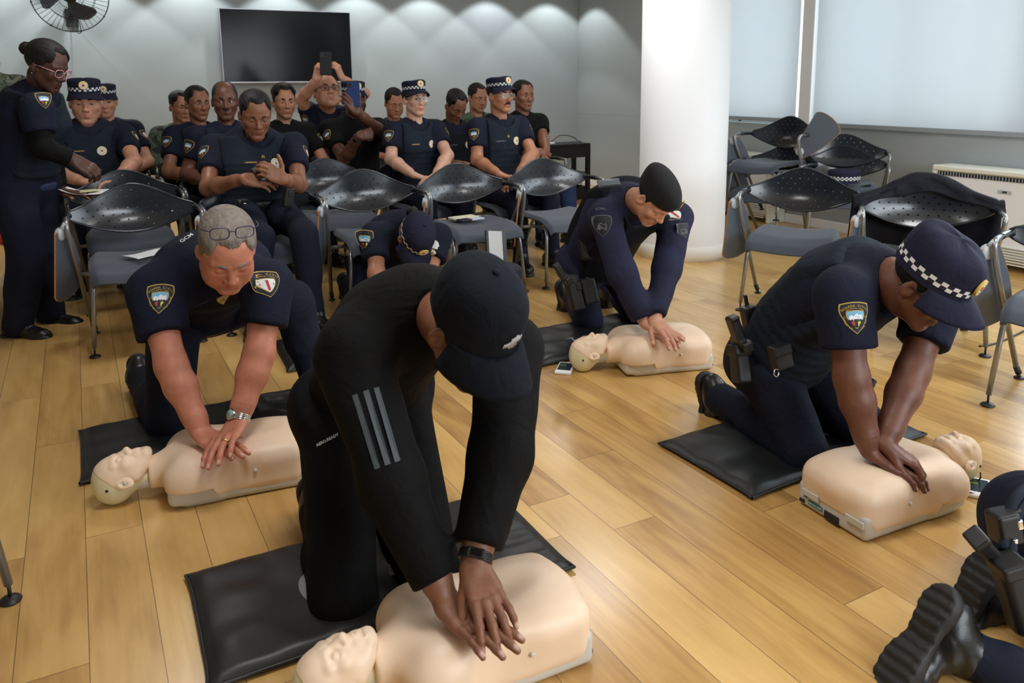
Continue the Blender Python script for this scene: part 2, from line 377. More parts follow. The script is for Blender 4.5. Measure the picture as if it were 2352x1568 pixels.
# flat ceiling panels that light the room
for i, (x, y) in enumerate(((.6, 1.6), (3.2, 1.2), (.4, 4.4), (3.0, 4.4), (1.6, 6.6), (4.2, 6.6))):
    m = MB(); m.box((x, y, CZ-.012), (.31, .31, .012)); o = m.build('ceiling_panel_lamp', [M_white]); tag(o, 'square white panel lamp on the ceiling', 'ceiling lamp', 'panel lamps on the ceiling')
    m = MB(); m.box((x, y, CZ-.026), (.28, .28, .003)); m.build('diffuser', [mat('diffuser_glow', (1, 1, 1), .5, emit=(1, .97, .92, PANEL_EMIT))], o)
    area('panel_light', (x, y, CZ-.04), (0, 0, 0), .56, .56, PANEL_POWER*(1 if y < 4 else (.6 if y < 5 else .12)), (.97, .985, 1))
# ------------------------------------------------------------------ things on and by the walls
def tv():
    x0, x1, z0, z1 = 1.306, 2.612, 1.262, 1.985; y = BW-.05
    r = empty('wall_television', ((x0+x1)/2, BW-.03, z0), 0, 'large black flat television hanging on the grey back wall', 'television'); L = A((x0+x1)/2, BW-.03, z0)
    m = MB(); m.box(A((x0+x1)/2, y, (z0+z1)/2)-L, ((x1-x0)/2, .022, (z1-z0)/2), b=.005); m.build('bezel', [mat('tv_rim', srgb(168, 166, 176), .35, .6)], r)
    m = MB(); m.box(A((x0+x1)/2, y-.0225, (z0+z1)/2+.004)-L, ((x1-x0)/2-.009, .002, (z1-z0)/2-.013), b=.001); m.build('screen', [M_blackgloss], r)
tv()
def fan():
    C0 = A(.055, BW-.33, 2.015); r = empty('wall_fan', C0, 0, 'black wall fan with a round wire guard, high at the left of the back wall', 'fan')
    z = nz(A(.06, -1, -.16)); T = axes(A(0, 0, 0), z, A(1, 0, 0))
    g = MB(); R0 = .30
    for rr, zz, th in ((R0, .0, .0045), (.19, .055, .0022), (.10, .075, .0022), (.19, -.045, .0022)):
        g.tube([(rr*math.cos(t), rr*math.sin(t), zz) for t in np.linspace(0, 2*pi, 49)], th, 6, T=T, cap=False)
    for k in range(44):
        t = 2*pi*k/44; c, s = math.cos(t), math.sin(t)
        g.tube([(q*c, q*s, zz) for q, zz in ((.06, .078), (.13, .073), (.22, .048), (.28, .015), (R0, 0))], .0012, 4, T=T, cap=False)
        g.tube([(q*c, q*s, zz) for q, zz in ((.08, -.06), (.16, -.055), (.24, -.035), (R0, 0))], .0012, 4, T=T, cap=False)
    for k in range(8):
        t = 2*pi*k/8+.2; g.box((R0*math.cos(t), R0*math.sin(t), 0), (.008, .008, .012), T=T)
    g.build('wire_guard', [M_black], r)
    for k in range(3):
        b = MB(); t0 = 2*pi*k/3+.75
        def fn(u, v, t0=t0):
            rr = .045+.19*u; wd = (.35+.75*math.sin(pi*min(1, u*.62+.25)))*.95; t = t0+(v-.5)*wd+.55*u
            e = 1-max(0, (u-.8)/.2)**2*.35; t = t0+.55*u+(v-.5)*wd*e
            return (rr*math.cos(t), rr*math.sin(t), .015+.05*(v-.5))
        b.grid(fn, 12, 10, T=T); o = b.build('fan_blade', [mat('fan_blade', srgb(70, 74, 84), .3)], r); s = o.modifiers.new('th', 'SOLIDIFY'); s.thickness = .003
    h = MB(); h.lathe([(.0, .075), (.035, .074), (.05, .066), (.055, .04), (.05, .0), (.045, -.04)], 24, T=T); h.build('hub', [M_black], r)
    h = MB(); h.lathe([(.045, -.03), (.062, -.06), (.06, -.16), (.04, -.19)], 24, T=T); h.build('motor', [M_black], r)
    h = MB(); b0 = T[:3, :3]@A(0, 0, -.15); h.tube([b0, b0+A(0, .06, -.06), A(0, .30, -.16), A(0, .325, -.16)], .016, 10); h.box((0, .318, -.16), (.05, .012, .08)); h.build('wall_bracket', [M_black], r)
    h = MB(); h.tube([b0+A(.02, 0, -.03), A(.06, .1, -.26), A(.04, .2, -.30), A(0, .3, -.22)], .004, 6, sub=6); h.build('cable', [M_black], r)
fan()
def table():
    x1, y0 = 4.82, 7.06; w, d = 1.15, .32; x0 = x1-w; H = .60; mt = mat('black_wood', (.006, .006, .007), .5, spec=.3)
    r = empty('console_table', (x0, y0, 0), 0, 'black wooden console table with shelves in the corner before the back wall', 'table')
    def part(n, *bxs):
        m = MB()
        for c, h in bxs: m.box(c, h, b=.003)
        return m.build(n, [mt], r)
    part('tabletop', ((w/2, d/2, H-.012), (w/2, d/2, .013))); part('apron', ((w/2, .012, H-.085), (w/2-.01, .01, .06)), ((w/2, d-.012, H-.085), (w/2-.01, .01, .06)), ((w-.012, d/2, H-.085), (.01, d/2-.01, .06)), ((.012, d/2, H-.085), (.01, d/2-.01, .06)))
    for x in (.022, w-.022):
        for y in (.022, d-.022): part('leg', ((x, y, (H-.02)/2), (.022, .022, (H-.02)/2)))
    part('shelf', ((w/2, d/2, .265), (w/2-.01, d/2-.01, .022))); part('plinth', ((w/2, d/2, .07), (w/2-.015, d/2-.015, .066)))
    T0 = A(x0, y0, 0)
    m = MB(); m.box((0, 0, .012), (.11, .075, .012), b=.008); o = m.build('laptop', [mat('dark_lid', (.02, .022, .03), .4)]); o.location = T0+A(w-.52, .17, H); o.rotation_euler = (0, 0, .1); tag(o, 'closed dark laptop lying on the black console table', 'laptop')
    m = MB(); m.tube([(-.075, 0, .014), (.075, .0, .014)], [.013, .0145, .0145, .013], 14); o = m.build('white_tube', [M_white]); o.location = T0+A(w-.50, .05, H); o.rotation_euler = (0, 0, .05); tag(o, 'short white tube on the front edge of the black console table', 'tube')
    m = MB(); m.tube([(0, 0, .006), (.08, .05, .03), (.2, .09, .075), (.33, .07, .06), (.39, .03, .012), (.40, -.02, .006)], .005, 8, sub=8); o = m.build('looped_cable', [M_black]); o.location = T0+A(w-.40, .2, H); tag(o, 'black cable looping up over the top of the console table', 'cable')
    m = MB(); rr = random.Random(3)
    for k in range(7): m.tube([(rr.uniform(-.14, .14), rr.uniform(-.06, .06), .008+rr.uniform(0, .03)) for _ in range(5)], .006, 6, sub=5)
    for k in range(3): m.tube([(.05+.02*k, .02, .02), (.10+.02*k, .05, .1), (.17+.03*k, .1, .25)], .003, 6, sub=5)
    o = m.build('cable_tangle', [M_black]); o.location = T0+A(w-.28, .14, .287); tag(o, 'tangle of black cables lying on the middle shelf of the console table', 'cable')
    m = MB(); m.box((0, 0, .05), (.05, .04, .05), b=.01); m.box((.02, -.042, .02), (.025, .003, .006), 1); o = m.build('power_brick', [M_black, M_white]); o.location = T0+A(w-.1, .12, .137); tag(o, 'black adaptor with a white tag on the bottom shelf of the console table', 'adaptor')
table()
def aircon(y0, y1, h, label, sticker=False):
    x = RW-.012; dp = .225; r = empty('air_conditioner', (x-dp/2, (y0+y1)/2, 0), 0, label, 'air conditioner'); w = (y1-y0)/2
    cream = mat('cream_plastic', srgb(226, 226, 214), .45); whit = mat('appliance_white', srgb(232, 236, 240), .3)
    m = MB(); m.box((0, 0, h*.5+.02), (dp/2-.02, w-.025, h*.5-.03), b=.03); m.build('casing', [whit], r)
    m = MB()
    for s in (-1, 1): m.box((.004, s*(w-.02), h*.5), (dp/2-.01, .02, h*.5), b=.018)
    m.box((.0, 0, h-.02), (dp/2-.006, w-.01, .02), b=.016); m.build('cream_frame', [cream], r)
    g = MB(); g.box((-dp/2+.03, 0, h-.055), (.016, w-.05, .014), 1, b=.002)
    n = int(w*2/.022)
    for k in range(n): g.box((-dp/2+.014, -w+.06+(2*w-.12)*k/(n-1), h-.055), (.004, .0025, .013), 0, b=.001)
    g.build('air_outlet_grille', [mat('grille_grey', srgb(150, 156, 158), .5), M_black], r)
    g = MB()
    for k in range(7): g.box((-dp/2+.012, 0, .05+k*.018), (.01, w-.06, .004), b=.002)
    g.build('lower_intake_grille', [cream], r)
    g = MB(); g.box((-dp/2+.019, w*.3, h-.14), (.003, .045, .012), b=.003); g.box((-dp/2+.0165, w*.3, h-.14), (.001, .016, .006), 1); g.build('control_plate', [M_grey, M_black], r)
    if sticker:
        g = MB(); g.box((-dp/2+.019, -w+.13, .19), (.0015, .05, .07), 0, b=.001)
        for k, c in enumerate((1, 2, 3)): g.box((-dp/2+.017, -w+.11, .235-.03*k), (.001, .022, .011), c, b=.0005)
        g.build('energy_sticker', [mat('sticker_blue', srgb(170, 200, 225), .5), mat('st1', srgb(60, 120, 190), .5), mat('st2', srgb(220, 200, 60), .5), mat('st3', srgb(70, 160, 90), .5)], r)
aircon(2.0, 3.47, .655, 'long white floor air conditioner at right, under the wide blind')
aircon(4.95, 6.35, .60, 'white floor air conditioner beside the round pillar, behind the stacked chairs', True)
# ------------------------------------------------------------------ training-room chairs with folding tablets
M_seat = mat('seat_upholstery', srgb(54, 63, 77), .62, bump=.25, bscale=300, sheen=.2)
M_back = mat('chair_back_plastic', srgb(30, 35, 43), .20, bump=.02, bscale=500, spec=.6)
M_tube = mat('chair_tube', srgb(150, 152, 154), .33, .75)
M_ply = mat('plywood_edge', srgb(196, 128, 66), .5, var=.12, vscale=40)
M_tab = mat('tablet_laminate', srgb(84, 92, 102), .5)
CH_TIP, CH_PK, CH_BOT = .622, .752, .512
def back_pt(x, z, dz=0):
    s = x/.30; y = -.245+.085*s*s-.22*(z-.6)+.02*math.cos(s*pi/2)*((z-.62)/.1)
    y += 3.0*max(0, .635-z)**2*math.cos(s*pi/2)
    return (x, y, z)
def back_top(s): return CH_TIP+.011+(CH_PK-CH_TIP-.011)*(.62*math.cos(pi*s/2)**2+.38*(1-math.sqrt(s*s*.97+.03)+.17)/(1-math.sqrt(.03)+.17) if abs(s) < 1 else 0)
def back_bot(s): return CH_TIP-.011-(CH_TIP-.011-CH_BOT)*max(0, math.cos(pi*s/2))**.85
def make_backrest():
    W2 = .30; pts = []; edges = []
    ss = np.linspace(-1, 1, 41); out = [(W2*s, back_top(s)) for s in ss]+[(W2*s, back_bot(s)) for s in ss[::-1]]
    pts += out; n = len(out); edges += [(i, (i+1) % n) for i in range(n)]; holes = []
    row = 0; z = CH_BOT+.03
    while z < CH_PK-.02:
        k = 0
        for i in range(-6, 7):
            x = (i+.5*(row % 2))*.046
            if abs(x) > .24: continue
            if back_top(x/W2)-z < .020 or z-back_bot(x/W2) < .016: continue
            a = .0068; t = [(x+a*math.cos(q), z+a*math.sin(q)*.85) for q in (pi/2, pi/2+2*pi/3, pi/2+4*pi/3)]; b = len(pts); pts += t; edges += [(b, b+1), (b+1, b+2), (b+2, b)]; holes.append(np.array(t))
        row += 1; z += .030
    for i in range(-14, 15):
        for j in range(30):
            x, z = i*.02+.004, CH_BOT+.01*j
            if abs(x) < .292 and back_bot(x/W2)+.006 < z < back_top(x/W2)-.006 and all(np.hypot(*(h.mean(0)-(x, z))) > .014 for h in holes): pts.append((x, z))
    V, E, F, *_ = delaunay_2d_cdt([Vector(p) for p in pts], edges, [], 0, 1e-6)
    V = np.array([(v.x, v.y) for v in V]); F2 = []
    for f in F:
        c = V[list(f)].mean(0); s = c[0]/W2
        if not (abs(s) < 1 and back_bot(s) < c[1] < back_top(s)): continue
        if any(np.hypot(*(h.mean(0)-c)) < .0035 for h in holes): continue
        F2.append(tuple(f))
    P = np.array([back_pt(x, z) for x, z in V]); n = len(P)
    c0 = P+A(0, .004, 0); c1 = P-A(0, .004, 0); ec = {}
    for f in F2:
        for i in range(len(f)): e = (f[i], f[(i+1) % len(f)]); ec[e] = 1
    Fs = []; sm = []; X = [c0, c1]; m = 2*n
    f = F2[0]; nn = np.cross(P[f[1]]-P[f[0]], P[f[2]]-P[f[0]])[1] > 0
    for f in F2: Fs.append(f if nn else f[::-1]); Fs.append(tuple(i+n for i in (f[::-1] if nn else f))); sm += [True, True]
    for (a, b) in ec:                                # hole and rim walls get their own vertices
        if (b, a) not in ec:
            X.append(np.array([c0[a], c1[a], c1[b], c0[b]])); q = (m, m+1, m+2, m+3); m += 4; Fs.append(q if nn else q[::-1]); sm.append(False)
    me = newmesh('backrest', np.vstack(X), Fs, [M_back], smooth=sm)
    return me
def make_chair_parts():
    parts = []
    b = MB()                                                    # rim bead round the backrest and the two sleeves
    ss = np.linspace(-1, 1, 33); b.tube([back_pt(.30*s, back_top(s)) for s in ss], .0065, 6); b.tube([back_pt(.30*s, back_bot(s)) for s in ss], .0065, 6)
    for s in (-1, 1): b.tube([back_pt(s*.285, CH_TIP), back_pt(s*.296, CH_TIP)+A(0, .01, 0), A(s*.300, -.085, CH_TIP+.002), A(s*.300, -.04, CH_TIP+.002)], .0145, 10, sub=4)
    parts.append(('back_rim', b.mesh('back_rim', [M_back]), []))
    m = MB()                                                    # seat cushion: waterfall front, dished middle
    def top(u, v):
        x = (u-.5)*2; y = v*2-1; ex = math.copysign(abs(x)**.9, x); hw = .222*(1-.10*max(0, -y)**2)
        r = 1-max(0, (abs(x)-.8)/.2)**2.2*.07-max(0, (abs(y)-.82)/.18)**2.2*.07
        X = ex*hw*(1-.03*max(0, (abs(y)-.8)/.2)**2); Y = y*.215*(1-.03*max(0, (abs(x)-.8)/.2)**2)+.01
        z = .425-.016*math.cos(x*pi/2)*math.cos(y*.9)+.006*abs(x)-.05*max(0, (y-.35)/.65)**2*1.0-.02*max(0, (abs(x)-.86)/.14)**2-.02*max(0, (abs(y)-.9)/.1)**2
        return X, Y, z
    N = 28
    m.grid(lambda u, v: top(u, v), N, N)
    def bot(u, v):
        X, Y, z = top(u, v); x = (u-.5)*2; y = v*2-1; e = max(abs(x), abs(y))
        return X*.985, Y*.985, z-.012-.030*math.sqrt(max(0, 1-e**6))
    m.grid(lambda u, v: bot(u, v), N, N, flip=True)
    def side(k, t):
        q = k*4; i = int(q) % 4; f = q-int(q)
        u, v = [(f, 0), (1, f), (1-f, 1), (0, 1-f)][i] if k < 1 else (0, 0)
        a, c = A(*top(u, v)), A(*bot(u, v)); w = a*(1-t)+c*t; o = A(w[0], w[1]-.01, 0); return w+nz(o)*.006*math.sin(pi*t)
    m.grid(side, 4*N, 4, flip=True)
    parts.append(('seat', m.mesh('seat', [M_seat]), []))
    for s in (-1, 1):
        t = MB(); P = fillet([(s*.300, -.05, CH_TIP+.002), (s*.302, .055, CH_TIP), (s*.290, .02, .50), (s*.232, -.19, .055)], .05, 6); t.tube(P, .0115, 10)
        t2 = MB(); t2.tube([P[-1], P[-1]+A(-s*.008, -.014, -.03)], .013, 10); t2.lathe([(.0, 0), (.018, 0), (.02, .004), (.017, .008), (.0, .009)], 12, T=frame(A(s*.222, -.208, 0), A(1, 0, 0), A(0, 1, 0), A(0, 0, 1)), cap=False)
        t2.tube([A(s*.224, -.204, .025), A(s*.222, -.208, .004)], .008, 8)
        parts.append(('side_frame', t.mesh('side_frame', [M_tube]), [('rubber_foot', t2.mesh('rubber_foot', [M_black]))]))
        t = MB(); t.tube(fillet([(s*.272, -.06, .345), (s*.19, -.03, .352), (s*.195, .12, .362), (s*.215, .172, .33), (s*.236, .2, .045)], .04, 6), .0105, 10)
        g = MB(); g.tube([(s*.236, .2, .05), (s*.236, .2, .01)], .0045, 8); g.lathe([(0, 0), (.024, 0), (.026, .004), (.02, .010), (.008, .013), (.0, .014)], 18, T=frame(A(s*.236, .2, 0), A(1, 0, 0), A(0, 1, 0), A(0, 0, 1)), cap=False)
        parts.append(('leg', t.mesh('leg', [M_tube]), [('glide', g.mesh('glide', [M_black]))]))
    t = MB(); t.tube([(-.272, -.06, .345), (.272, -.06, .345)], .01, 8); t.tube([(-.19, .12, .362), (.19, .12, .362)], .008, 8); parts.append(('seat_frame', t.mesh('seat_frame', [M_tube]), []))
    return parts
def tablet_meshes(mode):                                     # the writing board, hinged at the sitter's right arm
    o = MB(); h = MB(); e = MB()
    ol = []                                                   # board outline: x along the board, y across
    for t in np.linspace(0, 1, 13): ol.append((.30*t, -.055-.06*math.sin(pi*min(1, t*1.1)*.5)))
    for t in np.linspace(-pi/2, pi/2, 9)[1:-1]: ol.append((.30+.05*math.cos(t), -.0+.115*math.sin(t)))
    for t in np.linspace(1, 0, 13): ol.append((.30*t, .045+.07*t))
    ol = np.array(ol); c = ol.mean(0); n = len(ol)
    if mode == 'down': T = axes(A(.326, .035, CH_TIP-.035), A(.85, -.5, .1), A(-.1, -.2, -1))
    elif mode == 'up': T = axes(A(.323, .03, CH_TIP+.0), A(.25, 1, .1), A(-.62, .05, .72))
    else: T = axes(A(.30, .06, CH_TIP+.045), A(0, 0, 1), A(-1, .25, 0))
    def sheet(m, z0, z1, sc, mi):
        P = (ol-c)*sc+c; V = [(x, y, z0) for x, y in P]+[(x, y, z1) for x, y in P]
        m.add(V, [tuple(range(n))[::-1], tuple(range(n, 2*n))]+[(i, (i+1) % n, n+(i+1) % n, n+i) for i in range(n)], mi, False, T)
    sheet(o, -.0045, .0045, .985, 0); sheet(e, -.0038, .0038, 1.0, 0)
    h.lathe([(0, -.012), (.026, -.012), (.031, -.006), (.031, .012), (.026, .018), (0, .019)], 20, T=frame(T[:3, 3]+T[:3, :3]@A(.02, 0, 0), T[:3, 0], T[:3, 1], T[:3, 2]), cap=False)
    h.tube([T[:3, 3], A(.302, .04, CH_TIP-.005)], .011, 8)
    h.tube([T[:3, 3]+A(0, 0, -.005), A(.302, -.02, CH_TIP)], .009, 8)
    return o.mesh('tablet_board', [M_tab]), e.mesh('board_edge', [M_ply]), h.mesh('tablet_hinge', [M_grey])
BACK = make_backrest(); CPARTS = make_chair_parts(); TABS = {k: tablet_meshes(k) for k in ('down', 'up', 'flat')}
def chair(loc, rz, label, tab='down', group='training room chairs', rot=None):
    r = empty('training_chair', loc, rz, label, 'chair', group)
    if rot is not None: r.rotation_euler = rot
    b = link('backrest', BACK, r)
    for n, me, subs in CPARTS:
        p = link(n, me, b if n == 'back_rim' else r)
        for sn, sm in subs: link(sn, sm, p)
    if tab:
        o, e, h = TABS[tab]; p = link('tablet', o, r); link('board_edge', e, p); link('hinge', h, p)
    return r
CH = {}
FACE = pi                                            # sitters look towards -y
def row_chair(k, x, y, label, tab='down', da=0): CH[k] = chair((x, y, 0), FACE+da, label, tab); return CH[k]
# ------------------------------------------------------------------ head shape shared by people and manikins (x left, y forward, z up; centre between the ears)
def head_prims(o):
    """returns sdf(P) for a head in its own frame; o: options"""
    w = o.get('w', 1); jaw = o.get('jaw', 1); nose = o.get('nose', 1); lip = o.get('lip', 1); man = o.get('manikin', False); fat = o.get('fat', 0)
    eye = o.get('eye', 'open'); ears = o.get('ears', True)
    def skull(P):
        d = s_ell(P, A(0, -.012, .042), A(.0745*w, .097, .083))
        d = smin(d, s_ell(P, A(0, .032, .012), A(.066*w, .060, .085)), .03)
        return d
    def f(P):
        X = P.copy(); X[:, 0] = np.abs(X[:, 0]); d = skull(P)
        d = smin(d, s_ell(P, A(0, .034, -.040), A(.0575*w*jaw, .056, .072)), .03)
        d = smin(d, s_cap(X, A(.052*w*jaw, .008, -.052), A(.016, .070, -.100), .017+.006*fat, .016), .03)
        d = smin(d, s_ell(P, A(0, .076, -.103), A(.022*jaw, .016, .016)), .022)
        d = smin(d, s_ell(X, A(.041*w, .066, -.022+.003*fat), A(.022, .018, .02)), .022)          # cheeks
        if fat: d = smin(d, s_ell(X, A(.042*w, .045, -.06), A(.026, .03, .034)), .03)
        br = .2 if man else 1
        d = smin(d, s_cap(X, A(.048*w, .072, .021), A(.010, .087, .020), .009, .0085), .016)      # brow
        d = smax(d, -s_ell(X, A(.032*w, .099, .001), A(.019, .0155, .0125)), .012)                # sockets
        d = smin(d, s_cap(P, A(0, .088, .008), A(0, .1065, -.030), .0072*nose, .0105*nose), .010) # nose
        d = smin(d, s_ell(P, A(0, .108, -.034), A(.0105*nose, .0105, .0095)), .008)
        d = smin(d, s_ell(X, A(.0125*nose, .0975, -.037), A(.0085*nose, .0105, .0078)), .006)
        d = smax(d, -s_ell(X, A(.0062, .1035, -.0445), A(.0035, .005, .004)), .003)
        d = smin(d, s_ell(P, A(0, .083, -.067), A(.026, .017, .02)), .018)                         # muzzle
        lo = .0065*lip; z0 = -.0655
        d = smin(d, s_cap(X, A(0, .0985, z0+.003), A(.021, .088, z0+.001), .0052*lip, .003), .005)
        d = smin(d, s_cap(X, A(0, .0975, z0-.0065), A(.017, .089, z0-.004), .0062*lip, .003), .005)
        cut = s_cap(X, A(0, .103, z0-.0012), A(.0225, .0915, z0-.001), .0016 if not man else .0032, .0012)
        d = smax(d, -cut, .0025)
        d = smax(d, -s_ell(P, A(0, .0955, -.0865), A(.018, .006, .005)), .008)
        if eye == 'closed' or man:
            d = smin(d, s_ell(X, A(.0315*w, .0800, .000), A(.0155, .0125, .0118)), .004)
            if not man: d = smax(d, -s_cap(X, A(.019*w, .0895, -.006), A(.044*w, .0855, -.005), .0012, .0010), .002)
        else:
            lidt = s_ell(X, A(.0315*w, .0785, .0005), A(.0150, .0142, .0130)); op = .0046 if eye == 'open' else .0026; zc = -.0005 if eye == 'open' else -.003
            slot = np.abs(X[:, 2]-zc)-op*np.clip(1-((X[:, 0]-.0315*w)/.0150)**2, 0, 1)
            lidt = smax(lidt, -np.maximum(slot, -(P[:, 1]-.078)), .001)
            d = smin(d, lidt, .003)
        if ears:
            er = s_ell(X, A(.0765*w, -.004, -.008), A(.0085, .020, .033), EAR_R)
            er = smax(er, -s_ell(X, A(.084*w, .002, -.004), A(.007, .0115, .019), EAR_R), .004)
            er = smin(er, s_ell(X, A(.0745*w, .008, -.016), A(.006, .007, .012)), .006)
            d = smin(d, er, .005)
        return d
    f.skull = skull
    return f
_c, _s = math.cos(.32), math.sin(.32)
EAR_R = np.array([[_c, -_s, 0], [_s, _c, 0], [0, 0, 1]])@np.array([[1, 0, 0], [0, math.cos(.2), math.sin(.2)], [0, -math.sin(.2), math.cos(.2)]])
def text2d(txt, size=1.0, font_bold=False, shear=0):
    cu = bpy.data.curves.new('t', 'FONT'); cu.body = txt; cu.size = size; cu.resolution_u = 3; cu.align_x = 'CENTER'; cu.align_y = 'CENTER'; cu.shear = shear
    if font_bold: cu.offset = .018*size
    o = bpy.data.objects.new('t', cu); COL.objects.link(o); dg = bpy.context.evaluated_depsgraph_get(); dg.update(); me = o.evaluated_get(dg).to_mesh()
    V = np.array([v.co[:2] for v in me.vertices]).reshape(-1, 2); F = [tuple(p.vertices) for p in me.polygons]
    o.evaluated_get(dg).to_mesh_clear(); bpy.data.objects.remove(o); bpy.data.curves.remove(cu)
    return V, F

# ------------------------------------------------------------------ training manikins
M_mskin = mat('manikin_skin', srgb(243, 216, 188), .42, bump=.03, bscale=120, var=.02, vscale=8)
M_mskull = mat('manikin_skull', srgb(224, 217, 178), .35)
M_mtray = mat('manikin_tray', srgb(206, 204, 196), .4)
def manikin_meshes():
    def torso(P):                                           # +x to the head, z up
        X = P.copy(); X[:, 1] = np.abs(X[:, 1])
        d = s_box(P, A(-.035, 0, .085), A(.225, .150, .082), .055)
        d = smin(d, s_ell(P, A(-.12, 0, .125), A(.145, .135, .068)), .05)
        d = smin(d, s_ell(X, A(.075, .070, .142), A(.09, .068, .034)), .05)
        d = smin(d, s_ell(X, A(.115, .125, .085), A(.085, .052, .070)), .05)
        d = smin(d, s_cap(X, A(.16, 0, .10), A(.16, .11, .095), .058, .048), .05)
        d = smin(d, s_cap(P, A(.15, 0, .10), A(.255, 0, .088), .064, .056), .05)
        d = smax(d, -s_ell(P, A(.03, 0, .222), A(.17, .05, .042)), .05)
        d = smax(d, -s_ell(X, A(-.005, .178, .11), A(.07, .022, .07)), .04)               # waist behind the arm stumps
        return d
    def skin(P):
        d = torso(P); zc = .026+.040*sstep(.050, .072, P[:, 0])*(1-sstep(.20, .235, P[:, 0]))+.030*(1-sstep(-.235, -.215, P[:, 0]))
        d = smax(d, zc-P[:, 2], .006)
        d = smax(d, P[:, 0]-.268, .01)
        return d
    def tray(P):
        d = s_box(P, A(-.045, 0, .045), A(.212, .143, .045), .022)
        d = smin(d, s_box(P, A(.12, 0, .05), A(.09, .150, .042), .025), .02)
        t = s_cap(P, A(.2, 0, .075), A(.33, 0, .07), .036, .036)
        return smin(d, t, .01)
    out = {}
    V, F = polygonize(skin, A(-.29, -.21, .01), A(.30, .21, .22), .0052); out['torso'] = newmesh('torso', V, F, [M_mskin])
    V, F = polygonize(tray, A(-.28, -.19, -.01), A(.38, .19, .13), .006); out['tray'] = newmesh('tray', V, F, [M_mtray])
    hd = head_prims(dict(manikin=True, w=1.0, jaw=1.02, nose=.95, lip=.75))
    Rh = np.stack([A(0, 1, 0), A(.13, 0, .99)*1, A(.99, 0, -.13)], 1)         # head frame axes in manikin frame: x->y, y(forward)->z, z(top)->x
    Rh /= np.linalg.norm(Rh, axis=0); hc = A(.348, 0, .092)
    def face(P):
        d = hd(P); line = .078*(P[:, 2]-.085)/.0+0 if False else None
        # mask edge: from the hairline back to the ear and down behind the jaw
        zl = np.interp(P[:, 1], [-.03, -.012, .02, .05, .09], [-.01, .030, .052, .088, .13])
        e = smax(P[:, 2]-zl, -(P[:, 1]+.020+.0*P[:, 2]), .004)
        return smax(d-.0018, e, .003)
    def sk(P):
        return smax(smin(hd.skull(P), s_cap(P, A(0, -.02, -.03), A(0, -.03, -.11), .048, .040), .03), P[:, 1]-.075, .02)
    def neckcap(P): return s_cap(P, A(0, -.02, -.03), A(0, -.03, -.115), .05, .042)
    for n, fn, h, m in (('face_mask', face, .0030, M_mskin), ('skull', sk, .005, M_mskull)):
        V, F = polygonize(fn, A(-.10, -.12, -.135), A(.10, .13, .14), h); V = (V*.83)@Rh.T+hc; out[n] = newmesh(n, V, F, [m])
    b = MB()
    def dot(p, n, r=.0065): b.lathe([(0, .004), (r*.7, .0035), (r, .001), (r, -.004)], 12, T=axes(A(*p), A(*n), A(.3, .2, .9)), cap=False)
    for s in (-1, 1):
        dot((-.075, s*.1525, .098), (0, s, .25)); dot((.205, s*.092, .092), (.4, s, .3), .006)
        p = Rh@(A(s*.082, .002, -.010)*.83)+hc; dot(p, (0, s, .05), .006)
    out['rivets'] = b.mesh('rivet', [M_mtray])
    b = MB()
    for s in (-1, 1): p = Rh@(A(s*.0745, -.012, .062)*.83)+hc; b.lathe([(0, .001), (.0045, .001), (.005, 0), (.005, -.004)], 12, T=axes(p, A(.25, s, .05), A(1, 0, .3)), cap=False)
    p0 = A(.095, -.1505, .0); out['vents'] = b.mesh('vent_hole', [M_black])
    b = MB()                                                # end plate of the tray: latch tabs, socket, label
    for y in (-.105, .075): b.box((-.2655, y, .062), (.0035, .035, .011), 0, b=.003)
    b.box((-.258, -.01, .022), (.002, .03, .014), 1, b=.004); b.box((-.2585, .115, .022), (.002, .011, .006), 1, b=.001)
    b.box((-.2585, .100, .047), (.002, .007, .006), 1, b=.001)
    out['latch'] = b.mesh('latch', [M_mtray, M_black])
    b = MB(); T = frame(A(-.2592, .058, .030), A(0, -1, 0), A(0, 0, 1), A(-1, 0, 0)); b.box((0, 0, 0), (.030, .0075, .0006), 0, b=.0005, T=T)
    v, ff = text2d('Little Anne QCPR', .0072, True); b.add(np.c_[v, np.full(len(v), .0009)], ff, 1, False, T)
    out['label'] = b.mesh('label', [mat('teal_label', srgb(28, 128, 140), .5), M_white])
    return out
MANI = manikin_meshes()
def manikin(loc, rz, label, sc=.88):
    r = empty('training_manikin', loc, rz, label, 'manikin', 'resuscitation manikins'); r.scale = (sc, sc, sc)
    t = link('torso', MANI['torso'], r); link('rivet', MANI['rivets'], t)
    y = link('tray', MANI['tray'], r); link('latch', MANI['latch'], y); link('label', MANI['label'], y)
    s = link('skull', MANI['skull'], r); link('vent_hole', MANI['vents'], s); link('face_mask', MANI['face_mask'], r)
    return r
